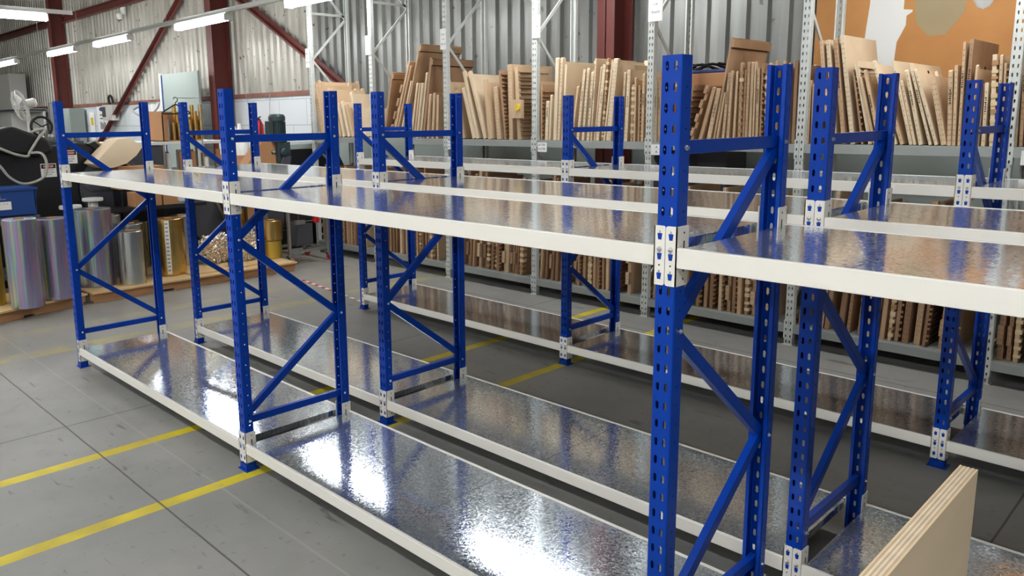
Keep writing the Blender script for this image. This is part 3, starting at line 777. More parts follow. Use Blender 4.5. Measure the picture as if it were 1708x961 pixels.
UPPER = [(-2.73, -0.18, 0.685, 0.029, 'marks', 0.55), (-2.683, -0.192, 0.662, 0.042, 'holes', 0.6), (-2.641, -0.192, 0.635, 0.034, 'plain', 0.7), (-2.603, -0.193, 0.706, 0.034, 'plain', 0.75), (-2.564, -0.193, 0.682, 0.037, 'plain', 0.6), (-2.41, -0.267, 0.608, 0.036, 'plain', 0.7), (-2.326, -0.246, 0.607, 0.035, 'plain', 0.75), (-2.245, -0.273, 0.414, 0.047, 'plain', 0.85), (-2.141, -0.289, 0.442, 0.046, 'plain', 0.8), (-2.062, -0.312, 0.401, 0.038, 'plain', 0.7), (-1.927, -0.278, 0.546, 0.04, 'plain', 0.95), (-1.818, -0.442, 0.394, 0.033, 'plain', 0.9), (-1.455, 0.249, 0.737, 0.028, 'face', 0.2), (-1.366, 0.407, 0.617, 0.024, 'notch', 0.55), (-1.306, 0.364, 0.869, 0.03, 'plain', 0.6), (-1.246, 0.357, 0.817, 0.023, 'plain', 0.5), (-1.177, 0.337, 0.643, 0.022, 'plain', 0.9), (-1.148, 0.333, 1.041, 0.022, 'face', 0.4), (-0.993, 0.211, 0.596, 0.026, 'plain', 0.9), (-0.936, 0.186, 0.591, 0.025, 'plain', 0.75), (-0.889, 0.193, 0.59, 0.025, 'plain', 0.85), (-0.842, 0.183, 0.698, 0.028, 'plain', 0.9), (-0.787, 0.183, 0.844, 0.031, 'face', 0.35), (-0.713, 0.121, 0.467, 0.028, 'plain', 0.7), (-0.641, 0.097, 0.476, 0.033, 'plain', 0.65), (-0.561, 0.049, 0.45, 0.033, 'plain', 0.7), (-0.304, -0.153, 0.625, 0.037, 'plain', 0.7), (-0.196, -0.143, 0.492, 0.04, 'plain', 0.75), (-0.005, -0.3, 0.53, 0.042, 'plain', 0.8), (0.035, -0.281, 0.7, 0.029, 'plain', 0.8), (0.143, -0.32, 0.701, 0.034, 'plain', 0.85), (0.222, -0.126, 0.581, 0.05, 'plain', 0.75), (0.336, -0.102, 0.505, 0.05, 'holes', 0.6), (0.432, -0.115, 0.655, 0.024, 'blades', 0.3), (0.508, -0.03, 0.702, 0.05, 'holes', 0.65), (0.601, -0.06, 0.674, 0.031, 'frame', 0.75), (0.81, -0.039, 0.575, 0.05, 'holes', 0.65), (0.879, -0.005, 0.501, 0.018, 'blades', 0.4), (0.943, 0.031, 0.353, 0.036, 'holes', 0.9), (0.987, 0.034, 0.406, 0.018, 'plain', 0.8), (1.044, 0.03, 0.728, 0.038, 'plain', 0.85), (1.08, 0.043, 0.729, 0.027, 'holes', 0.8), (1.135, 0.051, 0.664, 0.022, 'window', 0.85), (1.234, 0.145, 0.474, 0.021, 'plain', 0.6), (1.306, 0.112, 0.613, 0.027, 'holes', 0.9), (1.36, 0.081, 0.62, 0.025, 'holes', 0.85), (1.415, 0.069, 0.588, 0.025, 'holes', 0.9), (1.445, 0.056, 0.698, 0.014, 'marks', 0.8), (1.482, 0.095, 0.626, 0.014, 'plain', 0.75), (1.517, 0.1, 0.642, 0.032, 'holes', 0.9), (1.565, 0.065, 0.694, 0.014, 'blocks', 0.4), (1.589, 0.107, 0.671, 0.016, 'face', 0.8), (1.636, 0.093, 0.686, 0.043, 'holes', 0.95), (1.768, 0.043, 0.569, 0.021, 'holes', 0.7), (1.808, 0.036, 0.585, 0.032, 'holes', 0.8), (1.864, 0.009, 0.465, 0.021, 'blocks', 0.4), (1.9, -0.003, 0.518, 0.017, 'holes', 0.7), (1.934, -0.006, 0.454, 0.017, 'blades', 0.45), (1.972, 0.002, 0.55, 0.022, 'holes', 0.6), (2.02, -0.013, 0.415, 0.022, 'blocks', 0.5), (2.053, -0.018, 0.467, 0.018, 'holes', 0.85), (2.078, -0.022, 0.478, 0.022, 'holes', 0.9), (2.101, -0.022, 0.488, 0.019, 'holes', 0.9), (2.128, -0.025, 0.485, 0.021, 'holes', 0.75), (2.347, 0.169, 0.446, 0.017, 'blades', 0.3), (2.407, 0.311, 0.447, 0.024, 'notch', 0.45), (2.499, 0.255, 0.428, 0.027, 'plain', 0.55), (2.569, 0.177, 0.41, 0.034, 'holes', 0.6), (2.616, 0.149, 0.779, 0.014, 'face', 0.5), (2.639, 0.136, 0.378, 0.016, 'plain', 0.6), (2.69, 0.058, 0.52, 0.021, 'holes', 0.6), (2.731, 0.023, 0.531, 0.019, 'holes', 0.65), (2.779, 0.011, 0.525, 0.015, 'plain', 0.6), (2.82, -0.01, 0.586, 0.02, 'blocks', 0.5), (2.851, -0.009, 0.539, 0.015, 'holes', 0.55), (2.877, -0.006, 0.587, 0.018, 'holes', 0.55), (2.906, -0.009, 0.585, 0.021, 'plain', 0.65), (2.933, -0.017, 0.588, 0.01, 'plain', 0.6), (2.958, -0.021, 0.538, 0.021, 'holes', 0.65), (2.987, -0.016, 0.558, 0.011, 'blades', 0.35), (3.027, -0.036, 0.522, 0.017, 'blocks', 0.3), (3.045, -0.028, 0.573, 0.013, 'plain', 0.8), (3.091, -0.025, 0.587, 0.016, 'plain', 0.75), (3.151, -0.032, 0.584, 0.015, 'holes', 0.7), (3.194, -0.036, 0.568, 0.014, 'holes', 0.7), (3.23, -0.014, 0.576, 0.023, 'plain', 0.3), (3.328, -0.013, 0.437, 0.018, 'holes', 0.6), (3.358, -0.03, 0.411, 0.01, 'plain', 0.5), (3.481, -0.14, 0.703, 0.021, 'holes', 0.6), (3.521, -0.136, 0.704, 0.023, 'holes', 0.8), (3.58, -0.15, 0.71, 0.026, 'holes', 0.55), (3.636, -0.163, 0.73, 0.025, 'holes', 0.95), (3.698, -0.184, 0.5, 0.012, 'blades', 0.35), (3.745, -0.235, 0.562, 0.012, 'frame', 0.9), (3.779, -0.271, 0.456, 0.015, 'plain', 0.65), (3.808, -0.255, 0.504, 0.015, 'holes', 0.6), (3.908, -0.313, 0.57, 0.017, 'holes', 0.8), (3.945, -0.342, 0.471, 0.02, 'holes', 0.75), (3.999, -0.266, 0.551, 0.017, 'holes', 0.9), (4.02, -0.266, 0.423, 0.017, 'holes', 0.9), (4.055, -0.247, 0.488, 0.02, 'holes', 0.95), (4.108, -0.297, 0.535, 0.016, 'marks', 0.9), (4.143, -0.324, 0.501, 0.019, 'holes', 0.95), (4.185, -0.228, 0.431, 0.029, 'holes', 0.6), (4.215, -0.065, 0.462, 0.024, 'holes', 0.6), (4.24, -0.05, 0.488, 0.017, 'holes', 0.6), (4.268, -0.031, 0.623, 0.013, 'holes', 0.75), (4.288, -0.004, 0.638, 0.02, 'marks', 0.3), (4.319, 0.011, 0.485, 0.013, 'plain', 0.6), (4.364, -0.008, 0.369, 0.014, 'holes', 0.8), (4.397, -0.028, 0.377, 0.018, 'holes', 0.8), (4.441, -0.054, 0.54, 0.023, 'blocks', 0.85), (4.471, -0.045, 0.537, 0.016, 'holes', 0.7), (4.491, -0.046, 0.487, 0.013, 'blades', 0.75), (4.56, -0.039, 0.579, 0.016, 'plain', 0.6), (4.587, -0.044, 0.556, 0.017, 'holes', 0.55), (4.617, -0.053, 0.572, 0.014, 'plain', 0.5), (4.651, -0.059, 0.552, 0.014, 'holes', 0.5)]
rnd = random.Random(7)
cnt = {}
def bay_of(x):
    for i in range(len(GX) - 1, -1, -1):
        if x >= GX[i]: return min(i, 6)
    return 0
for x, ang, h, t, kind, tone in sorted(UPPER):
    bay = bay_of(x); k = cnt.get(bay, 0); cnt[bay] = k + 1
    depth = 0.60 if (kind in ('face', 'marks') or h > 0.69) else rnd.uniform(0.42, 0.5)
    o = board(x, ang, h, t, kind, tone, 1.4595, GY + rnd.uniform(0.035, 0.05), depth, rnd)
    tn_ = TONE[max(0, min(4, int(tone * 5.2)))]
    lean = 'leaning right' if ang > 0.06 else 'leaning left' if ang < -0.06 else 'upright'
    tag(o, '%s %s board, %s, %s in %s upper bay' % (lean, tn_, KW[kind], ORD[k], BAYN[bay]), 'die board', 'wooden die boards on the upper grey shelf')
kinds = ['plain', 'holes', 'notch', 'blocks', 'blocks', 'blades', 'blades', 'holes', 'plain', 'notch']
for bay in range(7):
    xa, xb = GX[bay] + 0.045, GX[bay + 1] - 0.04
    x = xa; k = 0
    lean0 = rnd.uniform(-0.02, 0.14)
    while True:
        t = rnd.uniform(0.018, 0.036); gap = rnd.uniform(0.016, 0.034)
        if rnd.random() < 0.12: gap += 0.04
        if x + t + 0.03 > xb - 0.10: break
        h = rnd.uniform(0.72, 1.02)
        kd = rnd.choice(kinds)
        lean0 += rnd.uniform(-0.012, 0.006); a = max(-0.05, lean0)
        a = min(a, (xb - x) / 1.1)
        o = board(x + t / 2, a, h, t, kd, rnd.choice((0.05, 0.1, 0.25, 0.3, 0.45, 0.5, 0.65)), 0.1545, GY + rnd.uniform(0.035, 0.06), rnd.uniform(0.4, 0.5), rnd)
        tag(o, 'brown board, %s, %s in %s lower rack bay' % (KW[kd], ORD[min(k, 31)], BAYN[bay]), 'die board', 'wooden die boards on the lower grey shelf')
        x += t * 1.0 + gap; k += 1

# small box with a yellow roll, by the fourth grey post
t_ = empty('wooden_box', (0.62, GY - 0.02, 1.66))
tag(t_, 'small plywood box with a yellow roll hung on the front of the boards', 'box')
b = MB(); b.box(-0.06, 0.07, 0, 0.04, 0, 0.17, WOODS[3]); b.build('box', t_, 0.002)
b = MB(); b.lathe([(0.01, 0.0), (0.03, 0.0), (0.032, -0.008), (0.03, -0.016), (0.01, -0.016)], YEL, (0.03, 0, 0.10), 16, 'y'); b.build('roll', t_)

# paper notices and stickers on the grey racking
for i, (x, z0, z1, wd) in enumerate(((-2.88, 2.31, 2.54, 0.085), (-1.64, 2.385, 2.595, 0.09), (-0.385, 2.355, 2.56, 0.085), (0.86, 2.37, 2.57, 0.095), (2.10, 2.40, 2.66, 0.13))):
    P = empty('paper_sign', (x, GY - 0.008, (z0 + z1) / 2))
    tag(P, 'white paper sign taped to the %s tall grey post from the left' % ('first', 'second', 'third', 'fourth', 'fifth')[i], 'sign', 'paper signs on the grey posts')
    b = MB(); h = (z1 - z0) / 2; b.box(-wd / 2, wd / 2, -0.001, 0.001, -h, h, PAPER); b.build('sheet', P)
    text('Start', 0.03, INKL if i != 3 else INK, P, (0, -0.0015, h * 0.45), (pi / 2, 0, 0))
    b = MB(); b.box(-0.02, 0.012, -0.002, -0.001, -0.002, 0.002, INKL if i != 3 else INK); b.prism([(0.01, -0.008), (0.022, 0), (0.01, 0.008)], 'y', -0.002, -0.001, INKL if i != 3 else INK); b.build('arrow', P)
    text('Board', 0.03, INKL if i != 3 else INK, P, (0, -0.0015, -h * 0.45), (pi / 2, 0, 0))
for i, (x, la, lb) in enumerate(((-0.29, 'A1750', 'A1770'), (0.935, 'A1750', 'A1770'), (2.15, 'A', 'A'), (4.66, 'B', 'B'))):
    P = empty('shelf_sticker', (x, GY - 0.006, 1.405))
    tag(P, 'white location sticker on the upper grey beam, right of the %s post' % ('third', 'fourth', 'fifth', 'seventh')[i], 'label', 'location stickers on the grey beams')
    b = MB(); b.box(-0.055, 0.055, -0.0015, 0, -0.05, 0.035, PAPER); b.build('sheet', P)
    text(la, 0.03, INK, P, (-0.005, -0.002, 0.013), (pi / 2, 0, 0)); text(lb, 0.03, INK, P, (-0.005, -0.002, -0.025), (pi / 2, 0, 0))
# flat panels and dark bundles stored behind the racks under the upper shelf

# ---------------------------------------------------------------- orange board leaning on the wall, right
t = empty('particle_board', (2.97, 4.955, 1.2))
tag(t, 'big orange particle board sheet fixed on the ribbed wall at the right', 'board')
b = MB(); b.box(-0.08, 2.9, 0, 0.018, 0.45, 2.4, ORANGE); b.build('sheet', t, 0.001)
def blob(pts, y, m, nm, par, th=0.003):
    b = MB(); b.prism(pts, 'y', y - th, y, m); return b.build(nm, par)
blob([(x_ * 0.79 - 0.15, z_) for x_, z_ in [(0.62, 0.6), (0.62, 0.95), (0.58, 1.0), (0.59, 1.12), (0.61, 1.3), (0.63, 2.38), (0.93, 2.38), (0.92, 1.24), (1.0, 1.23), (1.0, 1.215), (0.95, 1.19), (0.95, 1.12), (0.88, 1.0), (0.85, 0.6)]], -0.0005, WHITE, 'torn_white_paper', t)
blob([(x_ * 0.75 - 0.14, z_ + 0.03) for x_, z_ in [(1.08, 1.1), (1.2, 1.0), (1.35, 1.0), (1.5, 1.15), (1.52, 1.4), (1.6, 1.7), (1.5, 1.8), (1.1, 1.75), (1.12, 1.4), (1.05, 1.3)]], -0.0005, STAIN, 'glue_stain', t, 0.001)
b = MB(); b.lathe([(0.001, -0.03), (0.06, -0.028), (0.11, -0.02), (0.13, -0.003)], CLOTH, (0, 0, 0), 14, 'y'); pb = b.build('plastic_bag_scrap', t, smooth=True, loc=(1.10, 0, 1.38)); pb.scale = (0.7, 1, 1.5)
t = empty('blue_tarpaulin', (1.9, 4.6, 0)); tag(t, 'folded blue tarpaulin with dark netting behind the upper boards', 'tarpaulin')
b = MB(); b.box(-0.3, 0.5, -0.1, 0.25, 1.6, 2.02, CARD); b.build('carton', t, 0.005)
b = MB(); b.box(-0.3, 0.5, -0.1, 0.25, 0, 1.6, GTABLE); b.build('stand', t, 0.005)
b = MB(); b.box(-0.15, 0.45, -0.1, 0.2, 2.02, 2.05, BLUEM); b.build('tarpaulin_sheet', t, 0.01)
rr = random.Random(3)
b = MB(); 
for k in range(7):
    cx = -0.1 + k * 0.08
    pts = [(cx + 0.05 * cos(a * 0.9 + k) , 0.04 * sin(a * 1.3 + k), 2.07 + 0.03 * sin(a * 0.7 + 2 * k)) for a in range(9)]
    b.tube(pts, 0.012, DARK, 5)
b.build('netting', t)

# ---------------------------------------------------------------- plywood panel in the foreground
def ply():
    t = empty('plywood_board', (5.31, -1.3, 0)); tag(t, 'thick pale plywood panel standing on edge at the lower right corner', 'board')
    b = MB(); n = 9; T = 0.030
    for k in range(n):
        z = 1.0
        b.box(-T / 2 + T * k / n, -T / 2 + T * (k + 1) / n, 0, 1.25 - 0.0008 * (k % 3), 0, z - 0.0006 * (k % 2), PLYF if k in (0, n - 1) else PLYE if k % 2 == 0 else PLYD)
    b.build('ply_layers', t)
    return t
ply()

# ---------------------------------------------------------------- pallets and foil rolls, left
def pallet(name, o, rz, w, L, label, H=0.105):
    t = empty(name, o, rz); tag(t, label, 'pallet', 'timber pallets under the foil rolls')
    # local: x from -w to 0 (front edge at x=0), y 0..L
    b = MB(); b.box(-w, 0, 0, L, H - 0.018, H, PLYTOP); b.build('deck', t, 0.002)
    for x in (-0.06, -w / 2, -w + 0.02):
        b = MB()
        for y0, y1 in ((0.02, L * 0.3), (L * 0.36, L * 0.64), (L * 0.7, L - 0.02)):
            b.box(x - 0.02, x + 0.02, y0, y1, 0.0, 0.02, PALLET)
        b.box(x - 0.02, x + 0.02, 0.0, L, 0.02, H - 0.018, PALLET)
        b.build('bearer', t, 0.002)
    return t
pallet('timber_pallet', (-1.47, -0.85, 0), 0.28, 0.70, 1.62, 'timber pallet at the left picture edge under holographic rolls')
pallet('timber_pallet', (-1.90, 0.74, 0), 0.0, 1.30, 2.19, 'long timber pallet carrying silver and gold rolls behind the left frames')
b = MB(); b.prism([(-2.9, 1.75), (-2.02, 1.75), (-1.98, 2.1), (-2.05, 2.62), (-2.9, 2.7)], 'z', 0.1055, 0.125, PLYTOP); o = b.build('plywood_offcut'); tag(o, 'loose plywood offcut lying on the long pallet under the crumpled film', 'board')
S = 1.0198
def roll(x, y, r, h, m, label, core=True, z0=0.1058, name='foil_roll', h2=None, cat='roll', group=None, strip=None):
    x = 5.646 + (x - 5.646) * S; y = -1.673 + (y + 1.673) * S; r *= S; h *= S
    t = empty(name, (x, y, z0)); tag(t, label, cat, group)
    b = MB(); b.lathe([(r - 0.004, 0), (r, 0.004), (r, h - 0.004), (r - 0.004, h), (0.04, h)], m, (0, 0, 0), 40); b.build('film', t, smooth=True)
    b = MB(); b.lathe([(0.04, h + 0.002), (0.04, h + 0.006), (0.034, h + 0.006), (0.034, h - 0.05), (0.0, h - 0.05)], CARD, (0, 0, 0), 20); b.build('core', t)
    if strip:
        a = atan2(-1.673 - y, 5.646 - x) + strip
        b = MB(); b.T = Matrix.Rotation(a, 4, 'Z'); b.box(r - 0.002, r + 0.0015, -0.022, 0.022, 0.02, h - 0.01, PAPER)
        k = 0.05
        while k < h - 0.05:
            b.box(r, r + 0.0025, -0.016, 0.012, k, k + 0.018, INKL); k += 0.04
        b.T = None; b.build('label_strip', t)
    return t
roll(-1.90, -0.06, 0.10, 0.70, GOLDM, 'gold film roll cut by the left picture edge')
roll(-1.616, 0.133, 0.13, 0.746, HOLO, 'first holographic silver roll from the left picture edge')
roll(-1.785, 0.431, 0.131, 0.711, HOLO, 'holographic silver roll touching the first one, behind the left end post')
roll(-2.118, 0.87, 0.172, 0.73, HOLO, 'largest holographic roll, standing right of the left end post')
roll(-1.93, 1.135, 0.118, 0.51, SILVER, 'plain silver film roll at the front of the long pallet')
roll(-2.25, 1.27, 0.12, 0.54, SILVER, 'silver roll half hidden behind the plain silver roll')
roll(-2.72, 1.50, 0.12, 0.50, SILVER, 'silver roll at the back of the long pallet')
roll(-2.72, 1.80, 0.12, 0.50, GOLDM, 'champagne coloured roll at the back of the long pallet')
roll(-2.45, 1.15, 0.10, 0.62, SILVER, 'taller silver roll with a white label at the back')
roll(-2.126, 1.60, 0.148, 0.57, GOLD, 'large gold foil roll with a white label strip', strip=-0.12)
roll(-2.45, 1.88, 0.12, 0.55, SILVER, 'silver roll right of the large gold roll')
roll(-2.20, 2.80, 0.105, 0.20, GOLDM, 'lower matt gold roll of the stacked pair at the pallet end')
roll(-2.20, 2.80, 0.125, 0.22, GOLD, 'upper gold roll of the stacked pair at the pallet end', z0=0.1058 + 0.2 * S + 0.008)
roll(-2.62, 2.62, 0.11, 0.78, GOLD, 'tall gold foil roll behind the crumpled film')
# white spools standing behind the rolls
for i, (x, y, z) in enumerate(((-2.66, 0.86, 0.86), (-3.10, 1.22, 0.88))):
    t = empty('plastic_spool', (x, y, 0.1058)); h = z - 0.1058
    tag(t, 'white flanged spool behind the rolls, %s' % ('behind the largest holographic roll', 'beside the taller silver roll')[i], 'spool', 'white plastic spools')
    b = MB(); b.lathe([(0.10, 0), (0.10, 0.012), (0.05, 0.013), (0.05, h - 0.035), (0.10, h - 0.034), (0.105, h - 0.02), (0.10, h), (0.02, h)], WHITE, n=28); b.build('spool', t, smooth=True)
# crumpled metallised film
def crumple(name, c, s, seed, m, label, z0=0.126):
    rnd = random.Random(seed); bm = bmesh.new(); bmesh.ops.create_icosphere(bm, subdivisions=5, radius=1.0)
    from mathutils import noise
    for v in bm.verts:
        p = v.co.copy(); q = Vector((p.x * 2.2 + seed, p.y * 2.2, p.z * 2.2))
        k = 1 + 0.25 * noise.noise(q) + 0.16 * abs(noise.noise(q * 2.6)) * 2 - 0.1 + 0.10 * noise.noise(q * 6) + 0.06 * noise.noise(q * 13)
        v.co = Vector((p.x * k * s[0], p.y * k * s[1], max(p.z * k * s[2], -s[2] * 0.86)))
    me = bpy.data.meshes.new(name); bm.to_mesh(me); bm.free(); me.materials.append(m)
    o = link(name, me, None, (c[0], c[1], z0 + s[2] * 0.86)); tag(o, label, 'film')
crumple('crumpled_film', (-2.46, 2.27, 0), (0.13, 0.22, 0.17), 3, CRUMP, 'heap of crumpled silver film on the pallet, left of the rack post')
crumple('crumpled_film', (-2.32, 2.55, 0), (0.10, 0.13, 0.19), 9, CRUMP, 'bright crumpled film bundle on the pallet, right of the rack post')
b = MB(); b.box(-0.03, 0.03, -0.045, 0.045, 0, 0.06, BLACKR); o = b.build('black_box', None, 0.004, loc=(-2.1, 2.26, 0.126)); tag(o, 'small black block on the pallet before the crumpled film', 'block')

# ---------------------------------------------------------------- big black machine
t = empty('industrial_machine', (-3.3, 0.9, 0)); tag(t, 'large black industrial machine with warning signs at the left', 'machine')
b = MB()
b.prism([(-1.4, 0.0), (1.55, 0.0), (1.55, 0.55), (1.15, 0.95), (0.55, 1.42), (0.30, 1.46), (0.05, 1.43), (-0.2, 1.42), (-1.4, 1.42)], 'x', -0.75, 0.0, BLACK)
b.build('body', t, 0.02)
b = MB(); b.prism([(0.38, 1.44), (0.46, 1.47), (0.98, 1.06), (0.90, 1.02)], 'x', -0.1, 0.035, BLACKR); b.build('sloping_guard', t, 0.006)
b = MB(); b.bar((0.03, 0.46, 1.47), (0.03, 0.92, 1.09), 0.012, 0.02, LINER); b.build('guard_edge', t)
b = MB(); b.prism([(-0.62, 1.40), (-0.5, 1.60), (-0.34, 1.64), (-0.02, 1.50), (0.02, 1.38), (-0.1, 1.33)], 'x', -0.15, 0.12, BLACKR); b.build('padded_arm', t, 0.03)
b = MB(); b.prism([(0.28, 1.0), (0.42, 1.06), (1.0, 1.06), (1.05, 1.0), (1.0, 0.92), (0.36, 0.92)], 'x', 0.0, 0.05, GTABLE); b.build('oval_cover', t, 0.03)
b = MB(); b.lathe([(0.34, 0.0), (0.36, 0.01), (0.36, 0.03), (0.33, 0.035)], GTABLE, (0.0, 0.62, 0.95), 40, 'x'); b.build('wheel_guard', t, smooth=True)
b = MB(); b.prism([(-0.12, 1.40), (0.42, 1.40), (0.42, 1.47), (-0.12, 1.47)], 'x', -0.5, -0.2, GTABLE)
for k in range(6):
    b.lathe([(0.03, 0), (0.035, 0.05), (0.02, 0.08)], STEEL, (-0.35, -0.05 + k * 0.09, 1.47), 12)
b.build('valve_block', t, 0.004)
b = MB(); b.lathe([(0.10, 0), (0.115, 0.01), (0.115, 0.025), (0.10, 0.035), (0.09, 0.025), (0.09, 0.01), (0.10, 0)], BLACKR, (-0.42, 0.07, 1.63), 30, 'x')
for k in range(3):
    a = k * 2.09 + 0.4; b.bar((-0.40, 0.07, 1.63), (-0.40, 0.07 + 0.10 * cos(a), 1.63 + 0.10 * sin(a)), 0.012, 0.012, BLACKR)
b.box(-0.44, -0.38, 0.05, 0.09, 1.44, 1.63, GTABLE)
b.build('hand_wheel', t, smooth=True)
b = MB(); b.box(-0.55, -0.49, 0.24, 0.30, 1.42, 1.85, GTABLE); b.box(-0.5, -0.46, 0.18, 0.24, 1.42, 1.88, STEEL); b.box(-0.6, -0.5, -0.75, 0.18, 1.42, 1.5, GTABLE); b.build('back_frame', t, 0.004)
for pts in ([(0.17, -0.55, 1.46), (0.2, -0.38, 1.37), (0.2, -0.26, 1.34), (0.16, -0.22, 1.38), (0.14, -0.12, 1.52), (0.1, -0.04, 1.60), (0.08, -0.16, 1.58), (0.05, -0.28, 1.50), (0.0, -0.4, 1.4)],
            [(0.1, -0.22, 1.365), (0.3, -0.16, 1.37), (0.34, -0.13, 1.28), (0.33, -0.15, 1.15), (0.3, -0.25, 1.085), (0.28, -0.36, 1.08), (0.28, -0.46, 1.15), (0.28, -0.54, 1.27), (0.22, -0.62, 1.30)],
            [(0.02, -0.2, 1.52), (0.0, -0.1, 1.60), (-0.1, 0.02, 1.60), (-0.2, 0.05, 1.5), (-0.2, 0.05, 1.42)]):
    b = MB(); b.tube(catmull(pts, 6), 0.013, HOSE, 8); b.build('hose', t, smooth=True)
def danger(y, z, n):
    P = link('warning_sign', None, t) if False else None
    b = MB(); b.box(0.0, 0.004, y - 0.075, y + 0.075, z - 0.07, z + 0.07, PAPER); s = b.build('warning_sign', t, 0.001)
    b = MB(); b.box(0.004, 0.005, y - 0.068, y + 0.068, z + 0.02, z + 0.062, DARK); b.build('header', s)
    e = MB(); pts = [(y + 0.055 * cos(k * pi / 10), z + 0.041 + 0.017 * sin(k * pi / 10)) for k in range(20)]; e.prism(pts, 'x', 0.005, 0.006, REDM); e.build('oval', s)
    text('DANGER', 0.024, PAPER, s, (0.0065, y, z + 0.041), (pi / 2, 0, pi / 2))
    for k, wd in enumerate(('KEEP YOUR', 'HANDS AND', 'CLEAR')):
        text(wd, 0.018, INK, s, (0.0045, y, z + 0.003 - k * 0.024), (pi / 2, 0, pi / 2))
danger(-0.02, 1.18, 0); danger(0.195, 1.31, 1)

# cart with blue crate
t = empty('plastic_cart', (-2.6, 0.2, 0)); tag(t, 'dark grey plastic service cart behind the holographic rolls', 'cart')
b = MB(); b.box(-0.45, 0, -0.6, 0.37, 0.72, 0.80, GTABLE); b.build('top_shelf', t, 0.012)
b = MB(); b.box(-0.45, 0, -0.6, 0.37, 0.2, 0.26, GTABLE); b.build('lower_shelf', t, 0.012)
for x in (-0.42, -0.03):
    for y in (-0.57, 0.33):
        b = MB(); b.box(x - 0.03, x + 0.03, y - 0.035, y + 0.035, 0.08, 0.75, GTABLE); l = b.build('leg', t, 0.008)
        b = MB(); b.lathe([(0.04, -0.015), (0.04, 0.015)], BLACKR, (x, y, 0.04), 16, 'x'); b.build('wheel', l)
t = empty('plastic_crate', (-2.6, 0.2, 0.805)); tag(t, 'blue plastic crate with a white label on the grey cart', 'crate')
b = MB(); L0, L1 = -0.55, 0.345
b.prism([(L0 + 0.02, 0), (L1 - 0.01, 0), (L1 + 0.01, 0.26), (L0, 0.26)], 'x', -0.014, 0, CRATE)
b.prism([(L0 + 0.02, 0), (L1 - 0.01, 0), (L1 + 0.01, 0.26), (L0, 0.26)], 'x', -0.42, -0.406, CRATE)
b.box(-0.42, 0, L1 - 0.016, L1 - 0.002, 0, 0.26, CRATE); b.box(-0.42, 0, L0 + 0.01, L0 + 0.02, 0, 0.26, CRATE); b.box(-0.42, 0, L0 + 0.02, L1 - 0.01, 0, 0.01, CRATE)
b.box(-0.43, 0.012, L0 - 0.01, L1 + 0.02, 0.235, 0.26, CRATE); b.build('tub', t, 0.003)
b = MB(); b.box(0.0005, 0.003, 0.02, 0.13, 0.065, 0.14, PAPER); b.build('label', t); text('L. A. B.', 0.022, INKL, t, (0.0035, 0.075, 0.12), (pi / 2, 0, pi / 2))
b = MB(); b.box(0.0005, 0.002, 0.01, 0.045, 0.175, 0.195, PAPER); b.box(0.0005, 0.002, 0.01, 0.09, 0.162, 0.168, INKL); b.build('printed_mark', t)

# tan card sheet curled over a carton beside the machine
t = empty('card_sheet', (-3.0, 1.5, 0)); tag(t, 'large tan curled card sheet lying over the machine end', 'sheet')
b = MB(); P0 = [(-0.22, 1.19), (-0.16, 1.18), (-0.06, 1.215), (0.06, 1.29), (0.16, 1.38), (0.24, 1.42)]
th = 0.008; prof = P0 + [(p[0] - 0.0, p[1] + th) for p in P0[::-1]]
prof = [(-0.28, 1.24), (-0.20, 1.192), (-0.08, 1.194), (0.05, 1.23), (0.16, 1.31), (0.24, 1.41), (0.10, 1.50), (-0.02, 1.49), (-0.14, 1.38)]
b.prism(prof, 'x', -0.27, 0.05, CARDP); b.build('curled_sheet', t, 0.004, smooth=True)
t = empty('cardboard_carton', (-3.0, 1.75, 0)); tag(t, 'brown cardboard carton under the tan curled sheet', 'carton')
b = MB(); b.box(-0.27, 0.0, -0.28, 0.22, 0.95, 1.19, CARD); b.build('carton', t, 0.003); b = MB(); b.box(-0.26, -0.02, -0.26, 0.2, 0, 0.95, BLACK); b.build('black_stand', t, 0.01)
for i, (y0, y1) in enumerate(((1.52, 1.80), (1.82, 1.98))):
    t = empty('cardboard_box', (-2.72, y0, 0.78)); tag(t, 'brown cardboard box under the front shelf, %s of the pair' % ('left', 'right')[i], 'box', 'pair of cardboard boxes')
    b = MB(); b.box(-0.22, 0, 0, y1 - y0, 0, 0.15, CARD); b.build('carton', t, 0.002)
    b = MB(); b.box(-0.2, 0.001, (y1 - y0) / 2 - 0.02, (y1 - y0) / 2 + 0.02, 0.149, 0.152, CARDP); b.build('tape', t)
t = empty('work_stand', (-2.75, 1.8, 0)); tag(t, 'black steel stand carrying two cardboard boxes', 'stand')
b = MB(); b.box(-0.24, 0.04, -0.7, 0.5, 0.74, 0.779, BLACK); b.build('top', t)
for y in (-0.65, 0.45):
    b = MB(); b.box(-0.23, -0.19, y - 0.02, y + 0.02, 0.106, 0.74, BLACK); b.build('leg', t)

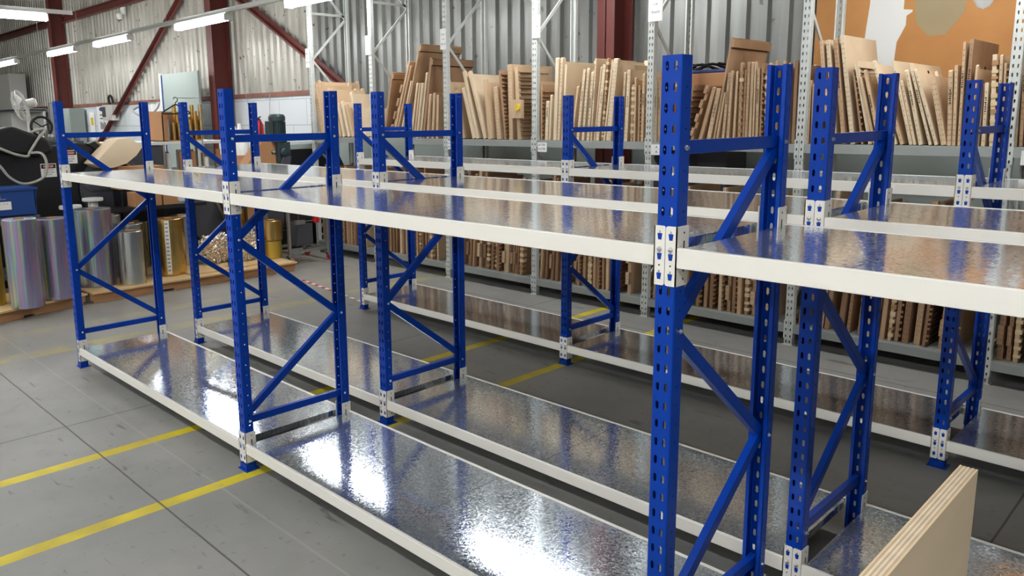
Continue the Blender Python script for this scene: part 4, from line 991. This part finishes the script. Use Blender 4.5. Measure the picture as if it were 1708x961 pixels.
# ---------------------------------------------------------------- workbench, board, hanger, cartons along the wall
t = empty('work_bench', (-4.2, 2.6, 0)); tag(t, 'steel work bench with a white top behind the left racks', 'bench')
b = MB(); b.box(-0.9, 0.0, -0.65, 0.75, 1.38, 1.42, WHITE); b.build('bench_top', t, 0.004)
b = MB(); b.box(-0.85, -0.03, -0.6, -0.12, 0.75, 1.375, GTABLE); b.build('grey_panel', t, 0.004)
b = MB(); b.box(-0.85, -0.05, -0.1, 0.7, 1.02, 1.05, GBOARD); b.build('shelf', t)
for y in (-0.62, -0.1, 0.72):
    for x in (-0.87, -0.03):
        b = MB(); b.box(x - 0.015, x + 0.015, y - 0.015, y + 0.015, 0, 1.38, STEEL); b.build('leg', t)
rr = random.Random(5)
for k in range(9):
    x, y = -4.3 - 0.25 * (k % 2), 2.58 + 0.085 * k; h = rr.uniform(0.15, 0.26)
    b = MB(); b.lathe([(0.02, 0), (0.034, 0.0), (0.034, h), (0.02, h), (0.02, 0)], CARD if k % 3 else PAPER, n=16); o = b.build('cardboard_tube', None, smooth=True, loc=(x, y, 1.051))
    tag(o, 'short cardboard core standing on the bench shelf', 'tube', 'cardboard cores on the bench shelf')
t = empty('cardboard_bin', (-4.25, 2.52, 1.421)); tag(t, 'open cardboard bin of gold tube ends on the bench', 'carton')
b = MB(); b.box(-0.5, 0, 0.0, 0.01, 0, 0.38, CARD); b.box(-0.5, -0.49, 0, 0.52, 0, 0.38, CARD); b.box(-0.01, 0, 0.0, 0.07, 0, 0.34, CARD); b.box(-0.5, 0, 0, 0.52, 0, 0.01, CARD); b.build('carton', t)
for k in range(26):
    x, y = -4.33 - 0.085 * (k % 4), 2.62 + 0.075 * (k // 4) + 0.02 * (k % 4); h = rr.uniform(0.22, 0.46) if k > 8 else rr.uniform(0.2, 0.3)
    m = GOLD if k > 8 else rr.choice((SILVER, STEEL, GOLD))
    b = MB(); b.lathe([(0.018, 0), (0.026, 0), (0.026, h), (0.018, h), (0.018, 0)], m, n=14); o = b.build('foil_tube', None, smooth=True, loc=(x, y, 1.433))
    tag(o, 'narrow foil wrapped tube standing in the cardboard bin', 'tube', 'foil tubes in the cardboard bin')
# grey green board leaning on the wall, white frame beside it
t = empty('partition_board', (-7.9, 4.45, 0)); tag(t, 'tall grey green board standing before the maroon column', 'board')
b = MB(); b.box(-0.83, 0.66, 0, 0.04, 0.6, 2.52, GBOARD); b.build('board', t, 0.004)
b = MB(); b.box(-0.89, -0.83, -0.01, 0.05, 0.0, 2.54, PAPER); b.build('white_edge', t); b = MB(); b.box(-0.80, -0.77, -0.012, 0.0, 0.0, 2.5, CRATE); b.build('blue_edge', t)
b = MB(); b.box(0.62, 0.66, 0.0, 0.04, 0, 0.6, GBOARD); b.box(-0.83, -0.79, 0, 0.04, 0, 0.6, GBOARD); b.build('leg', t)
t = empty('coat_hanger', (-3.55, 2.40, 1.84)); tag(t, 'black plastic coat hanger hanging by the second left rack post', 'hanger')
b = MB(); b.tube(catmull([(0, -0.16, -0.06), (0, -0.165, -0.075), (0, -0.15, -0.08), (0, 0, -0.08), (0, 0.15, -0.08), (0, 0.165, -0.075), (0, 0.16, -0.06), (0, 0.02, 0.02), (0, 0.0, 0.025), (0, -0.02, 0.02), (0, -0.16, -0.06)], 4), 0.008, BLACKR, 7)
b.build('shoulders', t, smooth=True); b = MB(); b.tube(catmull([(0, 0, 0.02), (0, 0.0, 0.05), (0, 0.022, 0.07), (0, 0.022, 0.10), (0, 0, 0.112), (0, -0.02, 0.10), (0, -0.02, 0.09)], 5), 0.005, BLACKR, 7); b.build('hook', t, smooth=True)
t = empty('hanging_rail', (-3.55, 2.40, 0)); tag(t, 'thin steel garment stand holding the black hanger', 'stand')
b = MB(); b.tube([(0, 0.3, 1.945), (0, 0.0, 1.945)], 0.006, STEEL, 6); b.tube([(0, 0.3, 0), (0, 0.3, 1.945)], 0.008, STEEL, 6); b.build('frame', t)
t = empty('plastic_curtain', (-9.3, 4.55, 0)); tag(t, 'pale grey translucent plastic sheet hanging by the block wall', 'curtain')
b = MB(); n = 26; vs = []; 
for z in (0.5, 2.02):
    for k in range(n):
        vs.append((-0.55 + 1.1 * k / (n - 1) + (0.12 * (2.02 - z) * 0.3), 0.05 * sin(k * 1.1) * (1.3 if z < 1 else 0.7), z))
b.add(vs, [(k, k + 1, n + k + 1, n + k) for k in range(n - 1)], CLOTH); c_ = b.build('sheet', t, smooth=True); solid(c_, 0.003)
b = MB(); b.tube([(-0.6, 0, 2.03), (0.6, 0, 2.03)], 0.012, STEEL, 6); b.box(-0.61, -0.57, 0.0, 0.4, 2.0, 2.06, STEEL); b.box(0.57, 0.61, 0.0, 0.4, 2.0, 2.06, STEEL); b.build('curtain_rod', t)
b = MB(); b.tube(catmull([(-10.6, 4.93, 2.04), (-10.0, 4.4, 1.9), (-9.4, 4.4, 1.76), (-8.9, 4.4, 1.9), (-8.75, 4.40, 2.02)], 8), 0.018, INKL, 6); o = b.build('cable', None, smooth=True); tag(o, 'grey cable looping across the white block wall to the board', 'cable')
# shelf with white bottles, cartons, extinguisher
t = empty('wall_shelf', (-6.1, 4.5, 0)); tag(t, 'low shelf stacked with white bottles at the block wall', 'shelf')
b = MB(); b.box(-0.6, 0.35, -0.1, 0.35, 1.10, 1.13, CARD); b.box(-0.6, 0.35, -0.1, 0.35, 0.72, 1.10, CARD); b.build('carton_base', t, 0.004); b = MB(); b.box(-0.55, 0.3, -0.05, 0.3, 0, 0.72, GTABLE); b.build('cabinet', t, 0.01)
for k, (x, h, r) in enumerate(((-0.45, 0.3, 0.08), (-0.18, 0.58, 0.09), (0.02, 0.3, 0.08), (0.10, 0.5, 0.07), (0.22, 0.34, 0.07))):
    b = MB(); b.lathe([(r, 0), (r, h * 0.72), (r * 0.45, h * 0.86), (r * 0.45, h), (0.0, h)], WHITE, n=18); o = b.build('white_bottle', None, smooth=True, loc=(-6.1 + x, 4.5, 1.132))
    tag(o, 'white plastic bottle on the carton shelf, %s from the left' % ORD[k], 'bottle', 'white bottles on the shelf')
t = empty('fire_extinguisher', (-6.03, 4.86, 1.34)); tag(t, 'red fire extinguisher hung on the white block wall', 'fire extinguisher')
b = MB(); b.lathe([(0.07, 0), (0.075, 0.02), (0.075, 0.27), (0.05, 0.32), (0.02, 0.34)], REDX, n=24); b.build('cylinder', t, smooth=True)
b = MB(); b.lathe([(0.02, 0.335), (0.02, 0.38)], BLACKR, n=12); b.bar((0, 0, 0.375), (0.09, -0.01, 0.40), 0.02, 0.012, BLACKR); b.build('valve', t)
b = MB(); b.tube(catmull([(0.02, 0, 0.36), (0.10, -0.02, 0.33), (0.11, -0.03, 0.15), (0.09, -0.04, 0.05)], 6), 0.01, BLACKR, 7); b.build('hose', t, smooth=True)

# ---------------------------------------------------------------- second machine with motor
t = empty('gearmotor_machine', (-3.2, 3.6, 0)); tag(t, 'dark machine with an upright finned motor behind the racks', 'machine')
b = MB(); b.prism([(0.12, 0.25), (0.95, 0.25), (0.95, 1.02), (0.80, 1.32), (0.12, 1.34), (0.0, 1.0)], 'x', -0.7, 0, BLACK); b.build('body', t, 0.01)
b = MB(); b.prism([(0.1, 1.30), (0.82, 1.30), (0.80, 1.38), (0.1, 1.36)], 'x', -0.72, 0.01, GBOARD); b.build('top_lid', t, 0.005)
b = MB(); b.prism([(-0.60, 0.4), (-0.55, 1.05), (-0.24, 1.44), (-0.08, 1.44), (-0.06, 0.4)], 'x', -0.25, -0.05, CARD); b.build('brown_guard', t, 0.004)
b = MB(); b.box(-0.2, 0.02, -0.08, 0.1, 1.14, 1.40, MOTOR); b.lathe([(0.06, 0.02), (0.06, 0.05), (0.03, 0.06)], MOTOR, (0.0, 0, 1.27), 18, 'x'); b.lathe([(0.05, 0.1), (0.05, 0.16), (0.02, 0.18)], STEEL, (-0.06, 0, 1.3), 16, 'y'); b.lathe([(0.025, -0.14), (0.03, -0.08)], STEEL, (-0.06, 0, 1.27), 12, 'y'); b.build('gearbox', t, 0.012)
b = MB(); b.lathe([(0.115, 1.40), (0.115, 1.425), (0.085, 1.43), (0.085, 1.66), (0.105, 1.665), (0.105, 1.715), (0.085, 1.745), (0.03, 1.75)], MOTOR, (-0.08, -0.02, 0), 28)
for k in range(22):
    a = 2 * pi * k / 22; b.bar((-0.08 + 0.095 * cos(a), -0.02 + 0.095 * sin(a), 1.44), (-0.08 + 0.095 * cos(a), -0.02 + 0.095 * sin(a), 1.655), 0.006, 0.02, MOTOR, up=(cos(a), sin(a), 0))
b.box(-0.12, -0.02, -0.17, -0.11, 1.48, 1.66, MOTOR); b.build('motor', t)
b = MB(); b.prism([(-0.42, 0.2), (-0.1, 0.2), (0.05, 1.0), (0.10, 1.22), (-0.02, 1.22)], 'x', -0.02, 0.04, GTABLE); b.build('swing_arm', t, 0.01)
b = MB(); b.box(-0.6, -0.1, -0.4, 0.9, 0, 0.25, BLACK); b.build('base', t)
t = empty('hopper_slab', (-2.95, 2.42, 0)); tag(t, 'dark grey tilted hopper plate above the crumpled film', 'hopper')
b = MB(); b.prism([(-0.22, 0.95), (0.08, 0.95), (0.33, 0.36), (-0.10, 0.30), (-0.18, 0.42)], 'x', -0.12, 0.0, GTABLE); b.build('plate', t, 0.006)
b = MB(); b.bar((0.01, 0.02, 0.95), (0.01, 0.26, 0.40), 0.02, 0.03, STEEL); b.build('rim', t); b = MB(); b.box(-0.10, -0.04, -0.05, 0.05, 0.106, 0.35, BLACK); b.build('leg', t)
# trolley on red castors
t = empty('steel_trolley', (-2.25, 3.05, 0)); tag(t, 'low steel frame trolley with red castors beyond the gold rolls', 'trolley')
for (x, y) in ((0, 0), (0, 0.52), (-0.5, 0), (-0.5, 0.52)):
    b = MB(); b.box(x - 0.016, x + 0.016, y - 0.016, y + 0.016, 0.12, 0.95, STEEL); l = b.build('upright', t)
    b = MB(); b.box(x - 0.03, x + 0.03, y - 0.03, y + 0.03, 0.095, 0.12, STEEL); b.bar((x + 0.028, y, 0.1), (x + 0.028, y + 0.03, 0.045), 0.004, 0.04, STEEL); b.bar((x - 0.028, y, 0.1), (x - 0.028, y + 0.03, 0.045), 0.004, 0.04, STEEL); b.build('fork', l)
    b = MB(); b.lathe([(0.02, -0.015), (0.04, -0.014), (0.042, 0), (0.04, 0.014), (0.02, 0.015)], REDX, (x, y + 0.03, 0.043), 18, 'x'); b.build('castor_wheel', l, smooth=True)
b = MB()
for z in (0.15, 0.9):
    b.bar((0, 0, z), (0, 0.52, z), 0.025, 0.03, STEEL); b.bar((-0.5, 0, z), (-0.5, 0.52, z), 0.025, 0.03, STEEL); b.bar((0, 0, z), (-0.5, 0, z), 0.025, 0.03, STEEL); b.bar((0, 0.52, z), (-0.5, 0.52, z), 0.025, 0.03, STEEL)
b.build('frame', t)
b = MB(); b.prism([(0.12, 0.20), (0.36, 0.22), (0.36, 0.46), (0.17, 0.48)], 'x', -0.25, -0.05, GTABLE); b.prism([(0.18, 0.49), (0.36, 0.48), (0.37, 0.78), (0.15, 0.78)], 'x', -0.28, -0.06, BLACK); b.build('drive_unit', t, 0.008)
b = MB(); b.box(-0.06, -0.054, 0.30, 0.35, 0.60, 0.70, PAPER); b.build('label', t); b = MB(); b.box(-0.12, -0.02, 0.37, 0.44, 0.46, 0.64, REDX); b.build('red_handle', t, 0.01)
b = MB(); b.bar((-0.03, 0.15, 0.49), (-0.03, 0.5, 0.5), 0.008, 0.01, STEEL); b.bar((-0.03, 0.15, 0.79), (-0.03, 0.5, 0.8), 0.008, 0.01, STEEL); b.box(-0.07, -0.02, 0.12, 0.24, 0.46, 0.51, STEEL); b.build('bracket', t)

# ---------------------------------------------------------------- things on the far wall
t = empty('pedestal_fan', (-5.0, 1.14, 0)); tag(t, 'white pedestal fan with wire cage at the far left', 'fan')
b = MB(); b.tube([(0, 0.06, 0.03), (0, 0.06, 1.84)], 0.02, FANW, 10); b.build('pole', t); b = MB(); b.lathe([(0.25, 0), (0.24, 0.03), (0.03, 0.05)], FANW, (0, 0.06, 0), 28); b.build('base', t, smooth=True)
hd = empty('cage', (0, 0, 1.88)); hd.parent = t; hd.rotation_euler = (radians(14), 0, radians(-25))
b = MB()
for k in range(30):
    a = 2 * pi * k / 30
    pts = [(0.03 * cos(a), -0.07, 0.03 * sin(a)), (0.12 * cos(a), -0.068, 0.12 * sin(a)), (0.17 * cos(a), -0.045, 0.17 * sin(a)), (0.185 * cos(a), 0, 0.185 * sin(a)), (0.15 * cos(a), 0.04, 0.15 * sin(a)), (0.05 * cos(a), 0.06, 0.05 * sin(a))]
    b.tube(pts, 0.0022, FANW, 4)
for r, y in ((0.185, 0), (0.12, -0.068), (0.03, -0.07)):
    b.tube([(r * cos(k * pi / 12), y, r * sin(k * pi / 12)) for k in range(25)], 0.004, FANW, 5)
b.build('wire_guard', hd)
b = MB()
for k in range(3):
    a0 = k * 2.094; pts = []
    vs = [(0.02 * cos(a0), -0.02, 0.02 * sin(a0)), (0.15 * cos(a0 - 0.45), -0.035, 0.15 * sin(a0 - 0.45)), (0.16 * cos(a0 + 0.0), -0.02, 0.16 * sin(a0)), (0.14 * cos(a0 + 0.5), 0.01, 0.14 * sin(a0 + 0.5))]
    b.add(vs + [(p[0], p[1] + 0.003, p[2]) for p in vs], [(0, 1, 2, 3), (7, 6, 5, 4), (0, 4, 5, 1), (1, 5, 6, 2), (2, 6, 7, 3), (3, 7, 4, 0)], FANW)
b.build('blades', hd)
b = MB(); b.lathe([(0.03, 0.05), (0.055, 0.07), (0.055, 0.15), (0.035, 0.17)], FANW, (0, 0, 0), 20, 'y'); b.build('motor_housing', hd, smooth=True)
t = empty('white_cabinet', (-18.9, 4.3, 0)); tag(t, 'large white panelled cabinet at the far left end of the wall', 'cabinet')
b = MB(); b.box(-2.2, 0.9, 0, 0.6, 0, 1.98, WHITE); b.box(-2.3, 1.9, -0.06, 0.6, 1.98, 2.06, GTABLE); b.box(-2.3, 0.7, 0.1, 0.5, 2.06, 3.0, WHITE); b.box(0.9, 1.9, 0.5, 0.56, 0, 1.98, WHITE); b.build('cabinet_body', t, 0.01)
t = empty('electrical_cabinet', (-14.2, 4.6, 0)); tag(t, 'grey electrical cabinet beside the far maroon column', 'cabinet')
b = MB(); b.box(-1.0, -0.15, 0, 0.35, 0.0, 2.02, GBOARD); b.build('cabinet_body', t, 0.01); b = MB(); b.box(-0.9, -0.25, -0.006, 0.0, 0.2, 1.9, GBOARD); d_ = b.build('door', t, 0.003); b = MB(); b.box(-0.32, -0.29, -0.03, -0.006, 1.0, 1.12, BLACKR); b.build('handle', d_)
t = empty('notice_poster', (-13.3, 4.985, 1.65)); tag(t, 'white notice poster with a blue oval and red 30 on the block wall', 'poster')
b = MB(); b.box(-0.33, 0.33, -0.005, 0, -0.42, 0.42, PAPER); b.build('sheet', t)
b = MB(); b.prism([(0.18 * cos(k * pi / 10), 0.33 + 0.05 * sin(k * pi / 10)) for k in range(20)], 'y', -0.007, -0.005, BLUEM); b.build('oval', t)
for z, s_ in ((0.2, 0.05), (0.12, 0.05)):
    b = MB(); b.box(-0.16, 0.16, -0.007, -0.005, z - 0.012, z + 0.012, INK); b.build('text_line', t)
b = MB()
for k in range(5):
    b.box(-0.16 + 0.07 * k, -0.12 + 0.07 * k, -0.007, -0.005, -0.12 - 0.01 * (k % 2), 0.05 - 0.02 * (k % 3), INK)
b.build('picture', t)
text('30', 0.28, REDM, t, (0.0, -0.008, -0.28), (pi / 2, 0, 0))
t = empty('hand_dryer', (-12.55, 4.98, 1.9)); tag(t, 'cream wall box with a black hose beside the notice poster', 'wall box')
b = MB(); b.box(-0.3, 0.3, -0.16, 0, -0.18, 0.16, FANW); b.build('housing', t, 0.01); b = MB(); b.box(-0.28, -0.08, -0.165, -0.16, -0.1, 0.12, INK); b.build('panel', t)
b = MB(); b.tube(catmull([(0.0, -0.08, 0.15), (0.0, -0.1, 0.3), (0.1, -0.1, 0.36), (0.2, -0.1, 0.3), (0.2, -0.08, 0.2)], 6), 0.025, BLACKR, 8); b.build('hose', t, smooth=True)
t = empty('wall_clock_box', (-15.0, 4.985, 1.45)); tag(t, 'small white round device on the block wall by the far column', 'wall device')
b = MB(); b.box(-0.22, 0.22, -0.08, 0, -0.18, 0.18, WHITE); b.lathe([(0.15, -0.08), (0.14, -0.1), (0.0, -0.1)], FANW, (0, 0, 0.02), 24, 'y'); b.build('housing', t, 0.01)
t = empty('notice_sheet', (-14.0, 4.99, 1.62)); tag(t, 'narrow paper notice with yellow marks left of the poster', 'poster')
b = MB(); b.box(-0.16, 0.16, -0.004, 0, -0.35, 0.3, PAPER); b.build('sheet', t); b = MB(); b.box(-0.08, 0.08, -0.006, -0.004, 0.0, 0.18, YEL); b.build('yellow_mark', t)
t = empty('dome_camera', (-11.35, 4.86, 3.86)); t.scale = (0.5, 0.5, 0.5); tag(t, 'white dome security camera under the maroon beam', 'camera')
b = MB(); b.box(-0.1, 0.25, 0.0, 0.08, 0.02, 0.3, WHITE); b.build('bracket', t, 0.01); b = MB(); b.lathe([(0.0, -0.22), (0.08, -0.20), (0.13, -0.12), (0.14, -0.02), (0.12, 0.04), (0, 0.06)], WHITE, (0, -0.08, 0), 24); b.build('dome', t, smooth=True); b = MB(); b.lathe([(0.0, -0.235), (0.06, -0.22), (0.075, -0.19)], DARK, (0, -0.08, 0), 16); b.build('lens', t, smooth=True)
for i, (x0, z0, x1, z1) in enumerate(((-6.75, 3.0, -6.2, 1.2), (-5.75, 2.1, -5.75, 1.1))):
    b = MB(); b.tube([(x0, 4.93, z0), ((x0 + x1) / 2 - 0.05, 4.93, (z0 + z1) / 2), (x1, 4.93, z1)], 0.006, INKL, 5); o = b.build('wall_cable'); tag(o, 'thin dark cable hanging down the white wall, %s of two' % ('left', 'right')[i], 'cable', 'thin wall cables')
# barrier tape on the floor
t = empty('barrier_tape', (0, 0, 0)); tag(t, 'red and white barrier tape lying on the floor by the far rack end', 'tape')
A_ = Vector((-1.40, 2.68, 0.003)); B_ = Vector((-0.05, 2.50, 0.003)); n = 18; d = (B_ - A_) / n; nn = Vector((-d.y, d.x, 0)).normalized() * 0.017
for colr, m, nm in ((0, REDX, 'red_bands'), (1, TAPEW, 'white_bands')):
    b = MB()
    for k in range(n):
        if k % 2 == colr and k < 9 or (colr == 1 and k >= 9 and k % 2 == 0):
            p = A_ + d * k; q = A_ + d * (k + 1); wz = 0.004 * sin(k * 1.7)
            b.add([tuple(p - nn), tuple(q - nn), tuple(q + nn), tuple(p + nn), tuple(p - nn + Vector((0, 0, 0.001))), tuple(q - nn + Vector((0, 0, 0.001))), tuple(q + nn + Vector((0, 0, 0.001))), tuple(p + nn + Vector((0, 0, 0.001)))],
                  [(0, 3, 2, 1), (4, 5, 6, 7), (0, 1, 5, 4), (1, 2, 6, 5), (2, 3, 7, 6), (3, 0, 4, 7)], m)
    b.build(nm, t)
